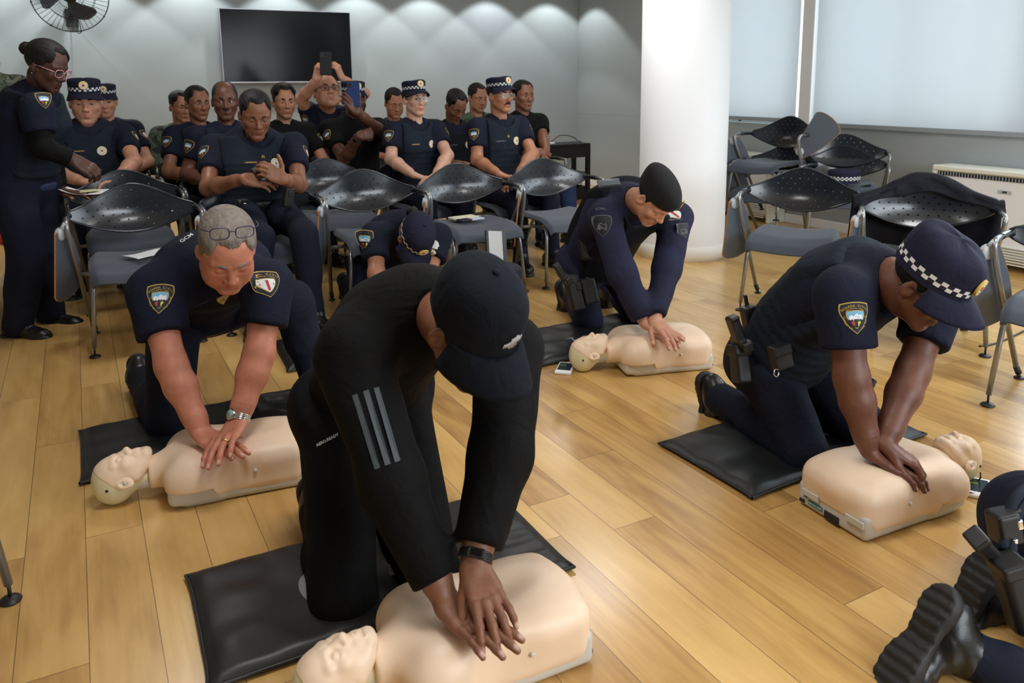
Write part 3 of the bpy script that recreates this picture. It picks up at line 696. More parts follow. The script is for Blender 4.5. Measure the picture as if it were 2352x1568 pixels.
# ------------------------------------------------------------------ exercise mats
M_mat = mat('mat_vinyl', (.012, .0135, .0145), .42, bump=.12, bscale=25, spec=.45)
M_print = mat('mat_print', srgb(150, 156, 158), .5)
def exmat(c, rz, lx, ly, label, h=.035, seed=1, bend=None):
    r = empty('exercise_mat', (c[0], c[1], 0), rz, label, 'mat', 'black exercise mats'); rr = random.Random(seed)
    ph = [rr.uniform(0, 6) for _ in range(6)]
    def top(u, v):
        x, y = (u-.5)*2, (v-.5)*2; e = (1-abs(x)**14)*(1-abs(y)**10)
        z = h*.30+h*.70*max(0, e)**.45+(.004*math.sin(7*x+3*y+ph[0])*math.sin(5*y-2*x+ph[1])+.003*math.sin(17*y+9*x*y+ph[2])*abs(x)**2+.0022*math.sin(23*x+5*y+ph[3])*abs(y))*max(0, e)
        cx = 1+.018*(abs(x)*abs(y))**6-.012*(1-abs(x)**2)*abs(y)**8; return A(x*lx/2*(1+.02*(abs(y))**8*abs(x)**6), y*ly/2*cx, z)
    def bott(u, v): p = top(u, v); return A(p[0], p[1], min(p[2]-.001, max(.001, h*.28-(h*.28)*max(0, (1-abs((u-.5)*2)**10)*(1-abs((v-.5)*2)**10))**.4)))
    m = MB(); n1, n2 = 64, 36
    m.grid(top, n1, n2); m.grid(bott, n1, n2, flip=True)
    link('padding', m.mesh('padding', [M_mat]), r)
    s = MB(); P = [(u, 0) for u in np.linspace(0, 1, 30)]+[(1, v) for v in np.linspace(0, 1, 16)][1:]+[(u, 1) for u in np.linspace(1, 0, 30)][1:]+[(0, v) for v in np.linspace(1, 0, 16)][1:]
    s.tube([top(*q) for q in P], .005, 6, cap=False); link('piping', s.mesh('piping', [M_mat]), r)
    r['top'] = 1
    return r, top
# ------------------------------------------------------------------ people
M_skin = bpy.data.materials.new('skin')
def _skin():
    m = M_skin; m.use_nodes = True; nt = m.node_tree; b = nt.nodes['Principled BSDF']; L = nt.links.new; N = nt.nodes.new
    a = N('ShaderNodeAttribute'); a.attribute_name = 'Col'; tc = N('ShaderNodeTexCoord')
    n = N('ShaderNodeTexNoise'); n.inputs['Scale'].default_value = 28; n.inputs['Detail'].default_value = 6; L(tc.outputs['Object'], n.inputs['Vector'])
    mr = N('ShaderNodeMapRange'); mr.inputs['To Min'].default_value = .84; mr.inputs['To Max'].default_value = 1.14; mr.inputs['From Min'].default_value = .3; mr.inputs['From Max'].default_value = .7; L(n.outputs['Fac'], mr.inputs['Value'])
    s = N('ShaderNodeVectorMath'); s.operation = 'SCALE'; L(a.outputs['Color'], s.inputs[0]); L(mr.outputs[0], s.inputs['Scale']); L(s.outputs[0], b.inputs['Base Color'])
    n2 = N('ShaderNodeTexNoise'); n2.inputs['Scale'].default_value = 260; n2.inputs['Detail'].default_value = 4; L(tc.outputs['Object'], n2.inputs['Vector'])
    bp = N('ShaderNodeBump'); bp.inputs['Strength'].default_value = .18; bp.inputs['Distance'].default_value = .002; L(n2.outputs['Fac'], bp.inputs['Height']); L(bp.outputs[0], b.inputs['Normal'])
    b.inputs['Roughness'].default_value = .46; b.inputs['Specular IOR Level'].default_value = .42
_skin()
def cloth(name, c, **k): return mat(name, c, k.pop('rough', .82), fold=k.pop('fold', .32), bump=k.pop('bump', .2), bscale=k.pop('bscale', 420), var=k.pop('var', .10), vscale=9, spec=k.pop('spec', .18), sheen=k.pop('sheen', .0), **k)
M_navy = cloth('navy_cloth', srgb(22, 26, 43)); M_navy2 = cloth('navy_vest_cloth', srgb(27, 35, 46), bump=.35, bscale=900)
M_trou = cloth('navy_trouser_cloth', srgb(22, 26, 41)); M_blk = cloth('black_cloth', srgb(7, 7, 8)); M_blk2 = cloth('black_trouser_cloth', srgb(8, 8, 9)); M_grim = cloth('blue_violet_cloth', srgb(38, 40, 62))
M_capnavy = cloth('cap_cloth', srgb(33, 34, 53)); M_capblk = cloth('black_cap_cloth', srgb(13, 18, 27))
M_boot = mat('boot_leather', (.006, .006, .0065), .32, bump=.15, bscale=120, spec=.45); M_sole = mat('boot_rubber', (.010, .010, .010), .6, bump=.2, bscale=80)
M_belt = mat('belt_leather', (.009, .009, .010), .5, bump=.1)
M_gold = mat('gold_thread', srgb(198, 166, 72), .55, bump=.3, bscale=800); M_cream = mat('cream_thread', srgb(222, 218, 184), .65, bump=.2, bscale=800)
M_sky = mat('blue_thread', srgb(112, 176, 214), .65); M_whi = mat('white_thread', srgb(226, 228, 230), .65); M_red = mat('red_thread', srgb(170, 52, 46), .65); M_yel = mat('yellow_thread', srgb(196, 198, 60), .65)
M_pnavy = mat('patch_navy', srgb(20, 24, 38), .7); M_gry = mat('grey_thread', srgb(86, 92, 98), .65); M_pblk = mat('patch_black', srgb(26, 28, 32), .7)
def camo_mat():
    m = mat('camouflage_cloth', srgb(60, 74, 56), .85); nt = m.node_tree; b = nt.nodes['Principled BSDF']; L = nt.links.new; tc = nt.nodes.new('ShaderNodeTexCoord')
    n = nt.nodes.new('ShaderNodeTexNoise'); n.inputs['Scale'].default_value = 14; n.inputs['Detail'].default_value = 2; n.inputs['Distortion'].default_value = 1.2; L(tc.outputs['Object'], n.inputs['Vector'])
    cr = nt.nodes.new('ShaderNodeValToRGB'); cr.color_ramp.interpolation = 'CONSTANT'; e = cr.color_ramp.elements; e[0].color = (*srgb(28, 34, 30), 1); e[1].position = .43; e[1].color = (*srgb(62, 82, 58), 1)
    for p, c in ((.52, srgb(84, 96, 78)), (.60, srgb(40, 50, 38)), (.66, srgb(104, 108, 92))):
        x = e.new(p); x.color = (*c, 1)
    L(n.outputs['Fac'], cr.inputs[0]); L(cr.outputs[0], b.inputs['Base Color']); return m
M_camo = camo_mat()
def hair_mat(name, c, c2=None):
    m = mat(name, c, .6, bump=.9, bscale=160, var=.35, vscale=60, spec=.3); return m
H_black = hair_mat('black_hair', srgb(19, 17, 17)); H_grey = hair_mat('grey_hair', srgb(122, 112, 104)); H_mix = hair_mat('greying_hair', srgb(46, 44, 44)); H_dark = hair_mat('dark_brown_hair', srgb(24, 20, 19))
M_lens = bpy.data.materials.new('spectacle_lens'); M_lens.use_nodes = True
_nt = M_lens.node_tree; _nt.nodes.clear(); _o = _nt.nodes.new('ShaderNodeOutputMaterial'); _mx = _nt.nodes.new('ShaderNodeMixShader'); _t = _nt.nodes.new('ShaderNodeBsdfTransparent'); _g = _nt.nodes.new('ShaderNodeBsdfGlossy')
_g.inputs['Roughness'].default_value = .03; _mx.inputs[0].default_value = .06; _t.inputs[0].default_value = (.9, .93, .93, 1)
_nt.links.new(_t.outputs[0], _mx.inputs[1]); _nt.links.new(_g.outputs[0], _mx.inputs[2]); _nt.links.new(_mx.outputs[0], _o.inputs[0])
M_eye = mat('eye', (1, 1, 1), .15, attr=True)
TONES = dict(pale=srgb(208, 160, 138), fair=srgb(200, 146, 120), ruddy=srgb(196, 128, 104), tan=srgb(168, 116, 88), brown=srgb(130, 86, 64), dark=srgb(96, 60, 46), deep=srgb(74, 46, 36))

def hand_prims(W, d, n, right, pose, sc=1.0):
    """caps for a hand: wrist W, pointing d, back of the hand n"""
    d = nz(d); n = nz(n-d*(n@d)); t = np.cross(n, d) if right else np.cross(d, n); W = np.asarray(W, float)
    curl = pose.get('curl', (.15, .25, .2)); spread = pose.get('spread', .06); th = pose.get('thumb', (.75, .8, -.35)); side = pose.get('side', 0); fc = pose.get('fc', (0, 0, 0, 0))
    palm = []; fing = []; nails = []
    K = [(.087, .031, .000), (.091, .0105, .003), (.087, -.0105, .001), (.079, -.030, -.004)]
    Lf = [(.043, .026, .021), (.047, .030, .022), (.044, .028, .021), (.034, .021, .019)]; Rf = [.0106, .0108, .0103, .0091]
    for i, (a, b, c) in enumerate(K):
        k = W+sc*(d*a+t*b+n*c)
        palm.append((W+sc*(d*.012+t*b*.55-n*.002), k-n*.004*sc, .0185*sc, .0125*sc))
        ang = spread*(1.5-i)+side; dd = nz(d*math.cos(ang)+t*math.sin(ang)); ch = []
        p = k; cum = 0; r = Rf[i]*sc
        for j in range(3):
            cum += (curl[j] if not isinstance(curl[0], tuple) else curl[i][j])+(fc[i] if j < 2 else 0)
            v = dd*math.cos(cum)-n*math.sin(cum); q = p+v*Lf[i][j]*sc; r2 = r*(.93 if j < 2 else .82)
            ch.append((p, q, r*(1.04 if j else 1.0), r2))
            if j == 2: nn = n*math.cos(cum)+dd*math.sin(cum); nails.append((q-v*.004*sc+nn*r2*.92, v, nn, r2*.8))
            p, r = q, r2
        fing.append(ch)
    palm.append((W+sc*(d*.02+t*.012), W+sc*(d*.05+t*.020-n*.006), .0185*sc, .016*sc)); palm.append((W+sc*(d*.02-t*.018-n*.004), W+sc*(d*.055-t*.026-n*.005), .017*sc, .0145*sc))
    b0 = W+sc*(d*.022+t*.024-n*.007); v = nz(d*th[0]+t*th[1]+n*th[2]); b1 = b0+v*.040*sc; v2 = nz(v+d*.35*pose.get('tb', 1)-t*.15); b2 = b1+v2*.033*sc; v3 = nz(v2+d*.2*pose.get('tb', 1)-n*.1); b3 = b2+v3*.025*sc
    fing.append([(b0, b1, .0165*sc, .0125*sc), (b1, b2, .0122*sc, .0112*sc), (b2, b3, .0110*sc, .0092*sc)])
    tn = nz(np.cross(v3, np.cross(n*.5+t*.8, v3))); nails.append((b3-v3*.004*sc+tn*.0088*sc, v3, tn, .0078*sc))
    return dict(palm=palm, fing=fing, nails=nails, W=W, d=d, n=n, t=t, sc=sc, tip=[f[-1][1] for f in fing])
def hand_sdf(H):
    sc = H['sc']
    def f(P):
        d = None
        for a, b, r0, r1 in H['palm']:
            e = s_ecap(P, a, b, r0, r1, H['n'], .78); d = e if d is None else smin(d, e, .012*sc)
        for ch in H['fing']:
            e = None
            for a, b, r0, r1 in ch:
                q = s_cap(P, a, b, r0, r1); e = q if e is None else smin(e, q, .004*sc)
            d = smin(d, e, .007*sc)
        for p, v, nn, r in H['nails']:
            d = np.minimum(d, s_ell(P, p-nn*.0012*sc, A(.0068*sc, .0052*sc, .0014*sc), np.stack([v, np.cross(nn, v), nn], 1)))
        return d
    return f
def ik(a, c, l1, l2, pole):
    a = np.asarray(a, float); c = np.asarray(c, float); v = c-a; L = np.linalg.norm(v); L2 = min(L, (l1+l2)*.9995); u = v/L
    x = (l1*l1-l2*l2+L2*L2)/(2*L2); h = math.sqrt(max(0, l1*l1-x*x)); p = nz(np.asarray(pole, float)-u*(np.asarray(pole, float)@u))
    if L > (l1+l2): x = L*l1/(l1+l2); h = 0
    return a+u*x+p*h
GL_ID = [0]; ALLP = []
def bbox(pts, pad): P = np.array(pts); return P.min(0)-pad, P.max(0)+pad

class Person:
    def __init__(s, name, label, group=None, **o):
        s.o = o; GL_ID[0] += 1; s.id = GL_ID[0]; ALLP.append(s); s.k = o.get('k', 1.0); k = s.k
        s.q = o.get('q', 1.0)                                    # mesh fineness: 1 near, larger = coarser
        s.L = nz(o['L']); s.hd = A(*o['hd']); s.nk = A(*o['nk']); s.pel = A(*o['pel'])
        s.up = nz(s.nk-s.pel); s.L = nz(s.L-s.up*(s.L@s.up)); s.F = np.cross(s.L, s.up)
        s.Lp = nz(A(*o.get('Lp', s.L)))                          # pelvis side direction
        s.hf = nz(o['hf']); hu = A(*o.get('hu', (0, 0, 1))); s.hu = nz(hu-s.hf*(hu@s.hf)); s.hl = np.cross(s.hu, s.hf); s.hs = o.get('hs', .97)*k
        s.loc = A(s.pel[0], s.pel[1], o.get('floor', 0))
        s.root = empty(name, s.loc, 0, label, 'person', group)
        s.tone = np.array(TONES[o['tone']])*o.get('tm', 1)
        bw = s.bw = o.get('bw', 1.0)
        s.sh = {}; s.el = {}; s.wr = {}; s.H = {}
        for sd, sg in (('l', 1), ('r', -1)):
            a = o['arms'][sd]; s.sh[sd] = A(*a['sh']) if 'sh' in a else s.nk-s.up*.045*k+s.L*sg*.170*k*bw+s.F*a.get('fw', .0)+s.up*a.get('upw', 0)
            s.wr[sd] = A(*a['w'])
            s.el[sd] = A(*a['e']) if 'e' in a else s.sh[sd]+(s.wr[sd]-s.sh[sd])*.53+nz(A(*a['pole']))*a['st'] if 'st' in a else ik(s.sh[sd], s.wr[sd], .285*k, .255*k, a.get('pole', -s.F-s.up*.3+s.L*sg*.5))
            if a.get('hand', True):
                d = nz(a.get('d', s.wr[sd]-s.el[sd])); s.H[sd] = hand_prims(s.wr[sd], d, A(*a['n']), sd == 'r', a.get('pose', {}), a.get('hsc', .97*k))
        s.hip = {'l': s.pel+s.Lp*.088*k*bw-s.up*.02, 'r': s.pel-s.Lp*.088*k*bw-s.up*.02}
        s.torso_setup()
    def link(s, name, me, parent=None):
        o = link(name, me, parent if parent is not None else s.root); return o
    def mesh(s, name, V, F, mats, parent=None, cols=None, mi=None, smooth=True):
        V = np.asarray(V)-s.loc
        return s.link(name, newmesh(name, V, F, mats, mi, smooth, cols), parent)
    # -------------------------------------------------- torso and clothes
    def torso_setup(s):
        k, bw = s.k, s.bw; o = s.o; belly = o.get('belly', 0)
        bend = o.get('bend', .03); mid = s.pel*.62+s.nk*.38-s.F*bend; ch = s.pel*.27+s.nk*.73-s.F*bend*.8
        s.mid, s.ch = mid, ch
        def core(P):
            d = s_ecap(P, s.pel, mid, .165*k*bw, .150*k*bw, s.F, .74)
            d = smin(d, s_ecap(P, mid, ch, .152*k*bw, .172*k*bw, s.F, .70), .06)
            d = smin(d, s_ecap(P, ch, s.nk-s.up*.02, .165*k*bw, .075*k*bw, s.F, .70), .06)
            if belly: d = smin(d, s_ell(P, mid+s.F*.05*k, A(.13, .13, .13)*k*(1+.3*belly)), .08)
            if o.get('bust'): 
                for g in (-1, 1): d = smin(d, s_ell(P, ch+s.F*.085*k+s.L*g*.07*k-s.up*.03, A(.06, .06, .06)*k), .05)
            return d
        s.core = core
        def yoke(P, r=.062):
            d = None
            for g in 'lr':
                e = s_cap(P, s.nk-s.up*.035*k, s.sh[g], .066*k, r*k); d = e if d is None else smin(d, e, .03)
            return d
        s.yoke = yoke
    def sleeve_sdf(s, g, length, r0, r1, r2):
        k = s.k; sh, el, wr = s.sh[g], s.el[g], s.wr[g]
        def f(P):
            if length <= 1:
                e = sh+(el-sh)*length; return smax(s_cap(P, sh, sh+(el-sh)*1.05, r0*k, r1*k), (P-e)@nz(el-sh), .006)
            d = s_cap(P, sh, el, r0*k, r1*k); t = length-1; e = el+(wr-el)*t
            q = s_cap(P, el, el+(wr-el)*1.1, r1*k*.97, r2*k); q = smax(q, (P-e)@nz(wr-el), .006); return smin(d, q, .03)
        return f
    def shirt(s, m, length=.55, h=.0095, r0=.070, r1=.062, r2=.04, wr=.0035, name='shirt', collar=True, collar_mat=None, hem=.0):
        k = s.k; sl = {g: s.sleeve_sdf(g, length, r0, r1, r2) for g in 'lr'}; sd = s.id*7
        nu = nz(s.hd-s.nk)
        def raw(P):
            d = smax(smin(s.core(P), s.yoke(P), .05), (s.pel-s.up*(.03+hem)-P)@s.up, .02)
            for g in 'lr': d = smin(d, sl[g](P), .045)
            if collar:
                c = s_cap(P, s.nk-nu*.03, s.nk+nu*.040*k, .066*k, .060*k); c = smax(c, (P-(s.nk+nu*.036*k))@nz(nu-s.F*.35), .004); d = smin(d, c, .02)
            return d
        def f(P):
            d = raw(P)
            if collar:
                d = smax(d, -s_cap(P, s.nk+nu*.030*k+s.F*.010, s.nk+nu*.09, .054*k, .064*k), .006)
            return d+wrinkle(P, sd, wr)
        s.shirt_sdf = f
        lo, hi = bbox([s.pel, s.nk, s.mid, s.ch, s.sh['l'], s.sh['r']]+([s.el['l'], s.el['r']])+([s.wr['l'], s.wr['r']] if length > 1 else []), .20*k*s.bw)
        V, F = polygonize(f, lo, hi, h*s.q); s.shirt_o = s.mesh(name, V, F, [m]); return s.shirt_o
    def undersleeve(s, m, length, name='undershirt_sleeve'):
        for g in 'lr':
            f0 = s.sleeve_sdf(g, length, .058, .052, .047); f = lambda P: f0(P)+wrinkle(P, s.id+3, .002)
            lo, hi = bbox([s.sh[g], s.el[g], s.wr[g]], .09); V, F = polygonize(f, lo, hi, .008*s.q); s.mesh(name, V, F, [m])
    def vest(s, m, lo_t=.06, hi_t=.93, off=.020, bands=True, neck=.085, arm=.098, h=.0085):
        k = s.k; H = np.linalg.norm(s.nk-s.pel); nu = nz(s.hd-s.nk)
        def f(P):
            d = smin(s.core(P), s.yoke(P, .058), .05)-off; t = (P-s.pel)@s.up/H
            d = smax(d, np.maximum(lo_t-t, t-1.02)*H, .012)
            for g, sg in (('l', 1), ('r', -1)):
                d = smax(d, -s_cap(P, s.sh[g]+s.L*sg*.02*k, s.el[g]+(s.el[g]-s.sh[g])*.2, arm*k, arm*k*.95), .012)
                d = smax(d, (P-(s.sh[g]-s.L*sg*.012*k))@(s.L*sg), .01)
            d = smax(d, -s_cap(P, s.nk+nu*.02+s.F*.05, s.nk+nu*.14+s.F*.03, neck*k, (neck+.02)*k), .01)
            if bands:
                bt = (t-lo_t)/.085; d = d-.0035*((np.abs(bt-np.floor(bt)-.5) < .24) & (t < .62))
            return d+wrinkle(P, s.id*5, .0025, 16)
        s.vest_sdf = f
        lo, hi = bbox([s.pel, s.nk, s.mid, s.ch, s.sh['l'], s.sh['r']], .22*k*s.bw); V, F = polygonize(f, lo, hi, h*s.q); s.vest_o = s.mesh('tactical_vest', V, F, [m])
        return s.vest_o
    def belt(s, m=None, t0=-.005, w=.022, off=.014):
        def f(P):
            d = s.core(P)-off; return smax(d, np.abs((P-s.pel)@s.up-t0)-w, .004)
        lo, hi = bbox([s.pel], .24*s.bw); V, F = polygonize(f, lo, hi, .0085*s.q); s.belt_o = s.mesh('belt', V, F, [m or M_belt]); return s.belt_o
    def trousers(s, m, legs, h=.0105, r=(.092, .066, .060, .052), wr=.0045, kneef=1.0, name='trousers', ground=True):
        k = s.k; s.legs = legs; L = []
        for g in 'lr':
            l = legs[g]; L.append((s.hip[g], A(*l['k']), A(*l['a'])))
        r = [x*k for x in r]; bw = s.bw
        def f(P):
            d = s_ecap(P, s.hip['l'], s.hip['r'], .118*k*bw, .118*k*bw, s.F, .95)
            d = smin(d, s_ecap(P, s.pel-s.up*.03, s.pel+s.up*.03, .168*k*bw, .163*k*bw, s.F, .76), .04)
            d = smax(d, (P-s.pel)@s.up-.03, .01)
            for hp, kn, an in L:
                e = smin(s_cap(P, hp, kn, r[0]*bw**.5, r[1]), s_cap(P, kn, an, r[2]*1.04, r[3]), .03)
                e = smin(e, s_cap(P, kn+(an-kn)*.12, kn+(an-kn)*.5, r[2], r[2]*1.02), .03)
                d = smin(d, e, .03)
            d = d+wrinkle(P, s.id*3+1, wr, 19)
            if ground: d = smax(d, (s.loc[2]+.004+s.o.get('matz', 0))-P[:, 2], .012)
            return d
        s.trou_sdf = f
        lo, hi = bbox([s.pel]+[p for t in L for p in t], .19*k*bw); V, F = polygonize(f, lo, hi, h*s.q); s.trou_o = s.mesh(name, V, F, [m]); return s.trou_o
    def boots(s, h=.0065, which='lr', shaft=.13):
        for g in which:
            l = s.legs[g]; an = A(*l['a']); kn = A(*l['k']); sd = nz(an-kn); t = nz(l['t']); t = nz(t); u = A(*l['u']) if 'u' in l else np.cross(t, np.cross(sd*-1, t)); u = nz(u-t*(u@t)); x = np.cross(t, u); k = s.k*.97
            heel = an-u*.075*k-t*.045*k; toe = an-u*.078*k+t*.155*k
            Rm = np.stack([x, t, u], 1)
            def up_(P):
                d = s_cap(P, an-sd*shaft*k, an+sd*.01, .054*k, .049*k)
                d = smin(d, s_ell(P, heel+u*.035*k, A(.040, .048, .046)*k, Rm), .03)
                d = smin(d, s_cap(P, an-u*.02*k, toe+u*.022*k-t*.02*k, .045*k, .032*k), .04)
                d = smin(d, s_ell(P, toe+u*.026*k-t*.03*k, A(.048, .062, .036)*k, Rm), .03)
                q = (P-toe)@u; d = smax(d, -q-.004, .006)
                lace = np.sin(((P-an)@(t*.7-u*.7))*190)*.0012*((((P-an)@t) > .0))
                return d-lace
            def so(P):
                d = np.minimum(1, 1)*0+smin(s_ell(P, toe-t*.035*k-u*.004, A(.051, .078, .05)*k, Rm), smin(s_cap(P, heel-u*.004, toe-t*.06*k-u*.004, .039*k, .041*k), s_ell(P, heel-u*.004, A(.043, .048, .05)*k, Rm), .02), .02)
                q = (P-toe)@u; y = (P-toe)@t
                tread = .0035*(np.sin(y*260) > .2)
                arch = .010*np.exp(-((y+.115*k)/.028)**2)
                return smax(d, np.maximum(q-.012, -q-.020+tread+arch), .003)
            lo, hi = bbox([an-sd*shaft, an, heel, toe], .075)
            V, F = polygonize(up_, lo, hi, h*s.q); b = s.mesh('boot', V, F, [M_boot])
            lo, hi = bbox([heel, toe], .085); V, F = polygonize(so, lo, hi, h*s.q); s.mesh('sole', V, F, [M_sole], b)
    # -------------------------------------------------- skin
    def body(s, arm_from=None, hh=.0036, hah=.0034):
        o = s.o; head = head_prims(o.get('head', {})); k = s.hs; R = np.stack([s.hl, s.hf, s.hu], 1)
        nkl = R.T@(s.nk-s.hd)/k; nk2 = R.T@(s.nk-s.up*.06-s.hd)/k; nr = o.get('nr', 1.0)
        def f(P):
            d = head(P); d = smin(d, s_cap(P, A(0, -.030, -.055), nkl, .050*nr, .054*nr), .02); d = smin(d, s_cap(P, nkl, nk2, .055*nr, .075*nr), .02)
            return smin(d, s_cap(P, A(0, -.005, -.085), nkl+(A(0, .04, 0)), .040*nr, .040*nr), .03) if o.get('throat', True) else d
        lo = np.minimum(A(-.10, -.125, -.155), np.minimum(nkl, nk2)-.05); hi = np.maximum(A(.10, .135, .14), np.maximum(nkl, nk2)+.05)
        V, F = polygonize(f, lo, hi, hh*s.q)
        c = np.repeat(s.tone[None], len(V), 0); X = np.abs(V[:, 0]); red = o.get('flush', .3)
        g = np.exp(-((X-.04)**2+(V[:, 1]-.075)**2*2+(V[:, 2]+.025)**2)/.0006)*red+np.exp(-((V[:, 0])**2+(V[:, 1]-.108)**2+(V[:, 2]+.034)**2)/.0003)*red; c *= np.stack([1+.08*g, 1-.20*g, 1-.22*g], 1)
        lp = (np.exp(-(((V[:, 2]+.0665)/.0075)**4+(X/.023)**4))*(V[:, 1] > .083)); lc = A(*o.get('lipcol', (.80, .56, .55))); c *= 1-lp[:, None]*(1-lc)
        ec = np.exp(-(((X-.032)/.016)**4+((V[:, 2]-.0)/.012)**4))*(V[:, 1] > .06); c *= 1-ec[:, None]*A(.12, .17, .17)
        st = o.get('stubble', 0)
        if st:
            w = sstep(-.028, -.055, V[:, 2])*sstep(-.01, .02, V[:, 1])*(1-lp)*(1-.8*np.exp(-((X-.04)**2+(V[:, 2]+.03)**2)/.0006)); c *= 1-w[:, None]*st*A(.55, .5, .45)
        Vs = [V*k@R.T+s.hd]; Fs = [F]; Cs = [c]; n = len(V)
        for sd_ in 'lr':
            a = o['arms'][sd_]
            if not a.get('skin', True): continue
            sh, el, wr = s.sh[sd_], s.el[sd_], s.wr[sd_]; kk = s.k; ax = s.H[sd_]['n'] if sd_ in s.H else s.F; hs_ = hand_sdf(s.H[sd_]) if sd_ in s.H else None
            am = o.get('armr', 1.0)
            def fa(P):
                d = smin(s_cap(P, sh, el, .050*kk*am, .040*kk*am), s_cap(P, s.nk-s.up*.07*kk, sh, .05*kk, .046*kk), .03); d = smin(d, s_cap(P, el, el+(wr-el)*.32, .041*kk*am, .043*kk*am), .03)
                d = smin(d, s_cap(P, el+(wr-el)*.3, el+(wr-el)*.8, .043*kk*am, .031*kk*am), .02)
                d = smin(d, s_ecap(P, el+(wr-el)*.75, wr, .0315*kk*am, .0285*kk*am**.5, ax, .80), .02)
                return d
            st_ = 0
            if hs_ is not None:
                H = s.H[sd_]; pts = [p for p, *_ in H['nails']]+[wr, wr-nz(wr-el)*.07]; lo, hi = bbox(pts, .045*kk)
                cut = wr-nz(wr-el)*.045*kk
                def fh(P):
                    d = smin(fa(P), hs_(P), .014*kk); return smax(d, (cut-P)@nz(wr-el)-.012, .001)
                Vh, Fh = polygonize(fh, lo, hi, hah*s.q)
                c = np.repeat(s.tone[None], len(Vh), 0)
                for i, (p, v, nn, r) in enumerate(H['nails']):
                    w = np.exp(-(np.linalg.norm(Vh-p, axis=1)/(.0072*kk))**4)*(((Vh-p)@nn) > -.0025); c = c*(1-w[:, None])+w[:, None]*(s.tone*.45+A(.80, .56, .50)*.55)
                for ch in H['fing'][:4]:
                    for q in ch[:2]:
                        w = np.exp(-(np.linalg.norm(Vh-(q[1]+H['n']*.006), axis=1)/.009)**2)*.16; c *= 1-w[:, None]*A(.7, 1, 1)
                pw = sstep(0, -.008, (Vh-H['W'])@H['n'])*.25; c = c*(1+pw[:, None]*A(.35, .2, .18))
                Vs.append(Vh); Fs.append(Fh+n); Cs.append(c); n += len(Vh)
            if st_ < 1:
                def fc(P):
                    d = fa(P); 
                    if hs_ is not None: d = smax(d, (P-(wr-nz(wr-el)*.045*kk))@nz(wr-el)-.004, .001)
                    return d
                lo, hi = bbox([sh, s.nk-s.up*.07*kk, el, wr], .07*kk*am); Va, Fa = polygonize(fc, lo, hi, .0065*s.q)
                Vs.append(Va); Fs.append(Fa+n); Cs.append(np.repeat(s.tone[None], len(Va), 0)*(1+.0*Va[:, :1])); n += len(Va)
        s.skin_o = s.mesh('body', np.vstack(Vs), np.vstack(Fs), [M_skin], None, np.vstack(Cs))
        # eyes
        if o.get('head', {}).get('eye', 'open') != 'closed':
            gz = A(*o.get('gaze', (0, 1, -.05)))
            for sg in (-1, 1):
                e = MB(); cols = []
                w = o.get('head', {}).get('w', 1); c0 = A(sg*.0315*w, .0785, .0005); T = axes(c0, gz, A(1, 0, 0)); th = np.linspace(0, pi, 13)
                e.lathe([(.0123*math.sin(t), .0123*math.cos(t)) for t in th], 16, T=T, cap=False)
                cols += [((.015, .01, .008) if .0123*math.sin(t) < .0030 and t < 1 else ((.06, .032, .018) if .0123*math.sin(t) < .0062 and t < 1 else tuple(.40*A(1, .97, .94)+s.tone*.15))) for t in th for _ in range(16)]
                V = np.concatenate(e.V)*k@R.T+s.hd; s.mesh('eye', V, e.F, [M_eye], s.skin_o, cols)
        s.R = R
    def HP(s, P): return (np.asarray(P)*s.hs)@s.R.T+s.hd          # head frame to world
    def brows(s, m, th=1.0, z=.0235):
        w = s.o.get('head', {}).get('w', 1)
        for sg in (-1, 1):
            e = MB(); e.tube([(sg*.012*w, .0945, z-.003), (sg*.024*w, .0935, z+.001), (sg*.038*w, .0855, z+.002), (sg*.049*w, .0745, z-.003)], np.array([.0042, .0047, .0040, .0016])*th, 6, sub=4)
            s.mesh('eyebrow', s.HP(np.concatenate(e.V)), e.F, [m], s.skin_o)
    def hair(s, m, top=.012, side=.0032, hl=.090, back=-.055, temple=.042, h=.0042, part=None, noise=.0005, name='hair', bald=0):
        head = head_prims(dict(s.o.get('head', {}), ears=False)); 
        def f(P):
            z, y, ax = P[:, 2]+.0022*np.sin(P[:, 0]*420+2*np.sin(P[:, 0]*170)), P[:, 1], np.abs(P[:, 0]); t = side+(top-side)*sstep(.045, .085, P[:, 2])
            hx = hl-(hl-temple)*sstep(.034, .068, ax)+.007*np.exp(-((ax-.036)/.014)**2)
            line = np.where(y < .012, np.interp(y, [-.12, -.07, -.028, -.012, .012], [back, back, -.050, -.016, -.030]), -.030+(hx+.030)*sstep(.008, .046, y))
            t = t*(.22+.78*sstep(.0, .030, z-line)); d = head.skull(P)-t
            if bald: d = smax(d, -(s_ell(P, A(0, .05, .13), A(.055, .085, .075))), .01)
            nn = noise*(.8*np.sin(P[:, 0]*620+4*np.sin(P[:, 1]*55+P[:, 2]*40)+2*np.sin(P[:, 0]*90))+.5*np.sin(P[:, 0]*330-P[:, 1]*60+3*np.sin(P[:, 2]*70)))
            return smax(d+nn, (line-z)*.8, .004)
        V, F = polygonize(f, A(-.11, -.14, -.08), A(.11, .13, .16), h*s.q); s.mesh(name, s.HP(V), F, [m])
    def bun(s, m, c=(0, -.125, .05), r=.032):
        V, F = polygonize(lambda P: s_ell(P, A(*c), A(r, r*.9, r))+.0012*np.sin(P[:, 0]*200+P[:, 2]*260), A(*c)-.05, A(*c)+.05, .005*s.q); s.mesh('hair_bun', s.HP(V), F, [m])
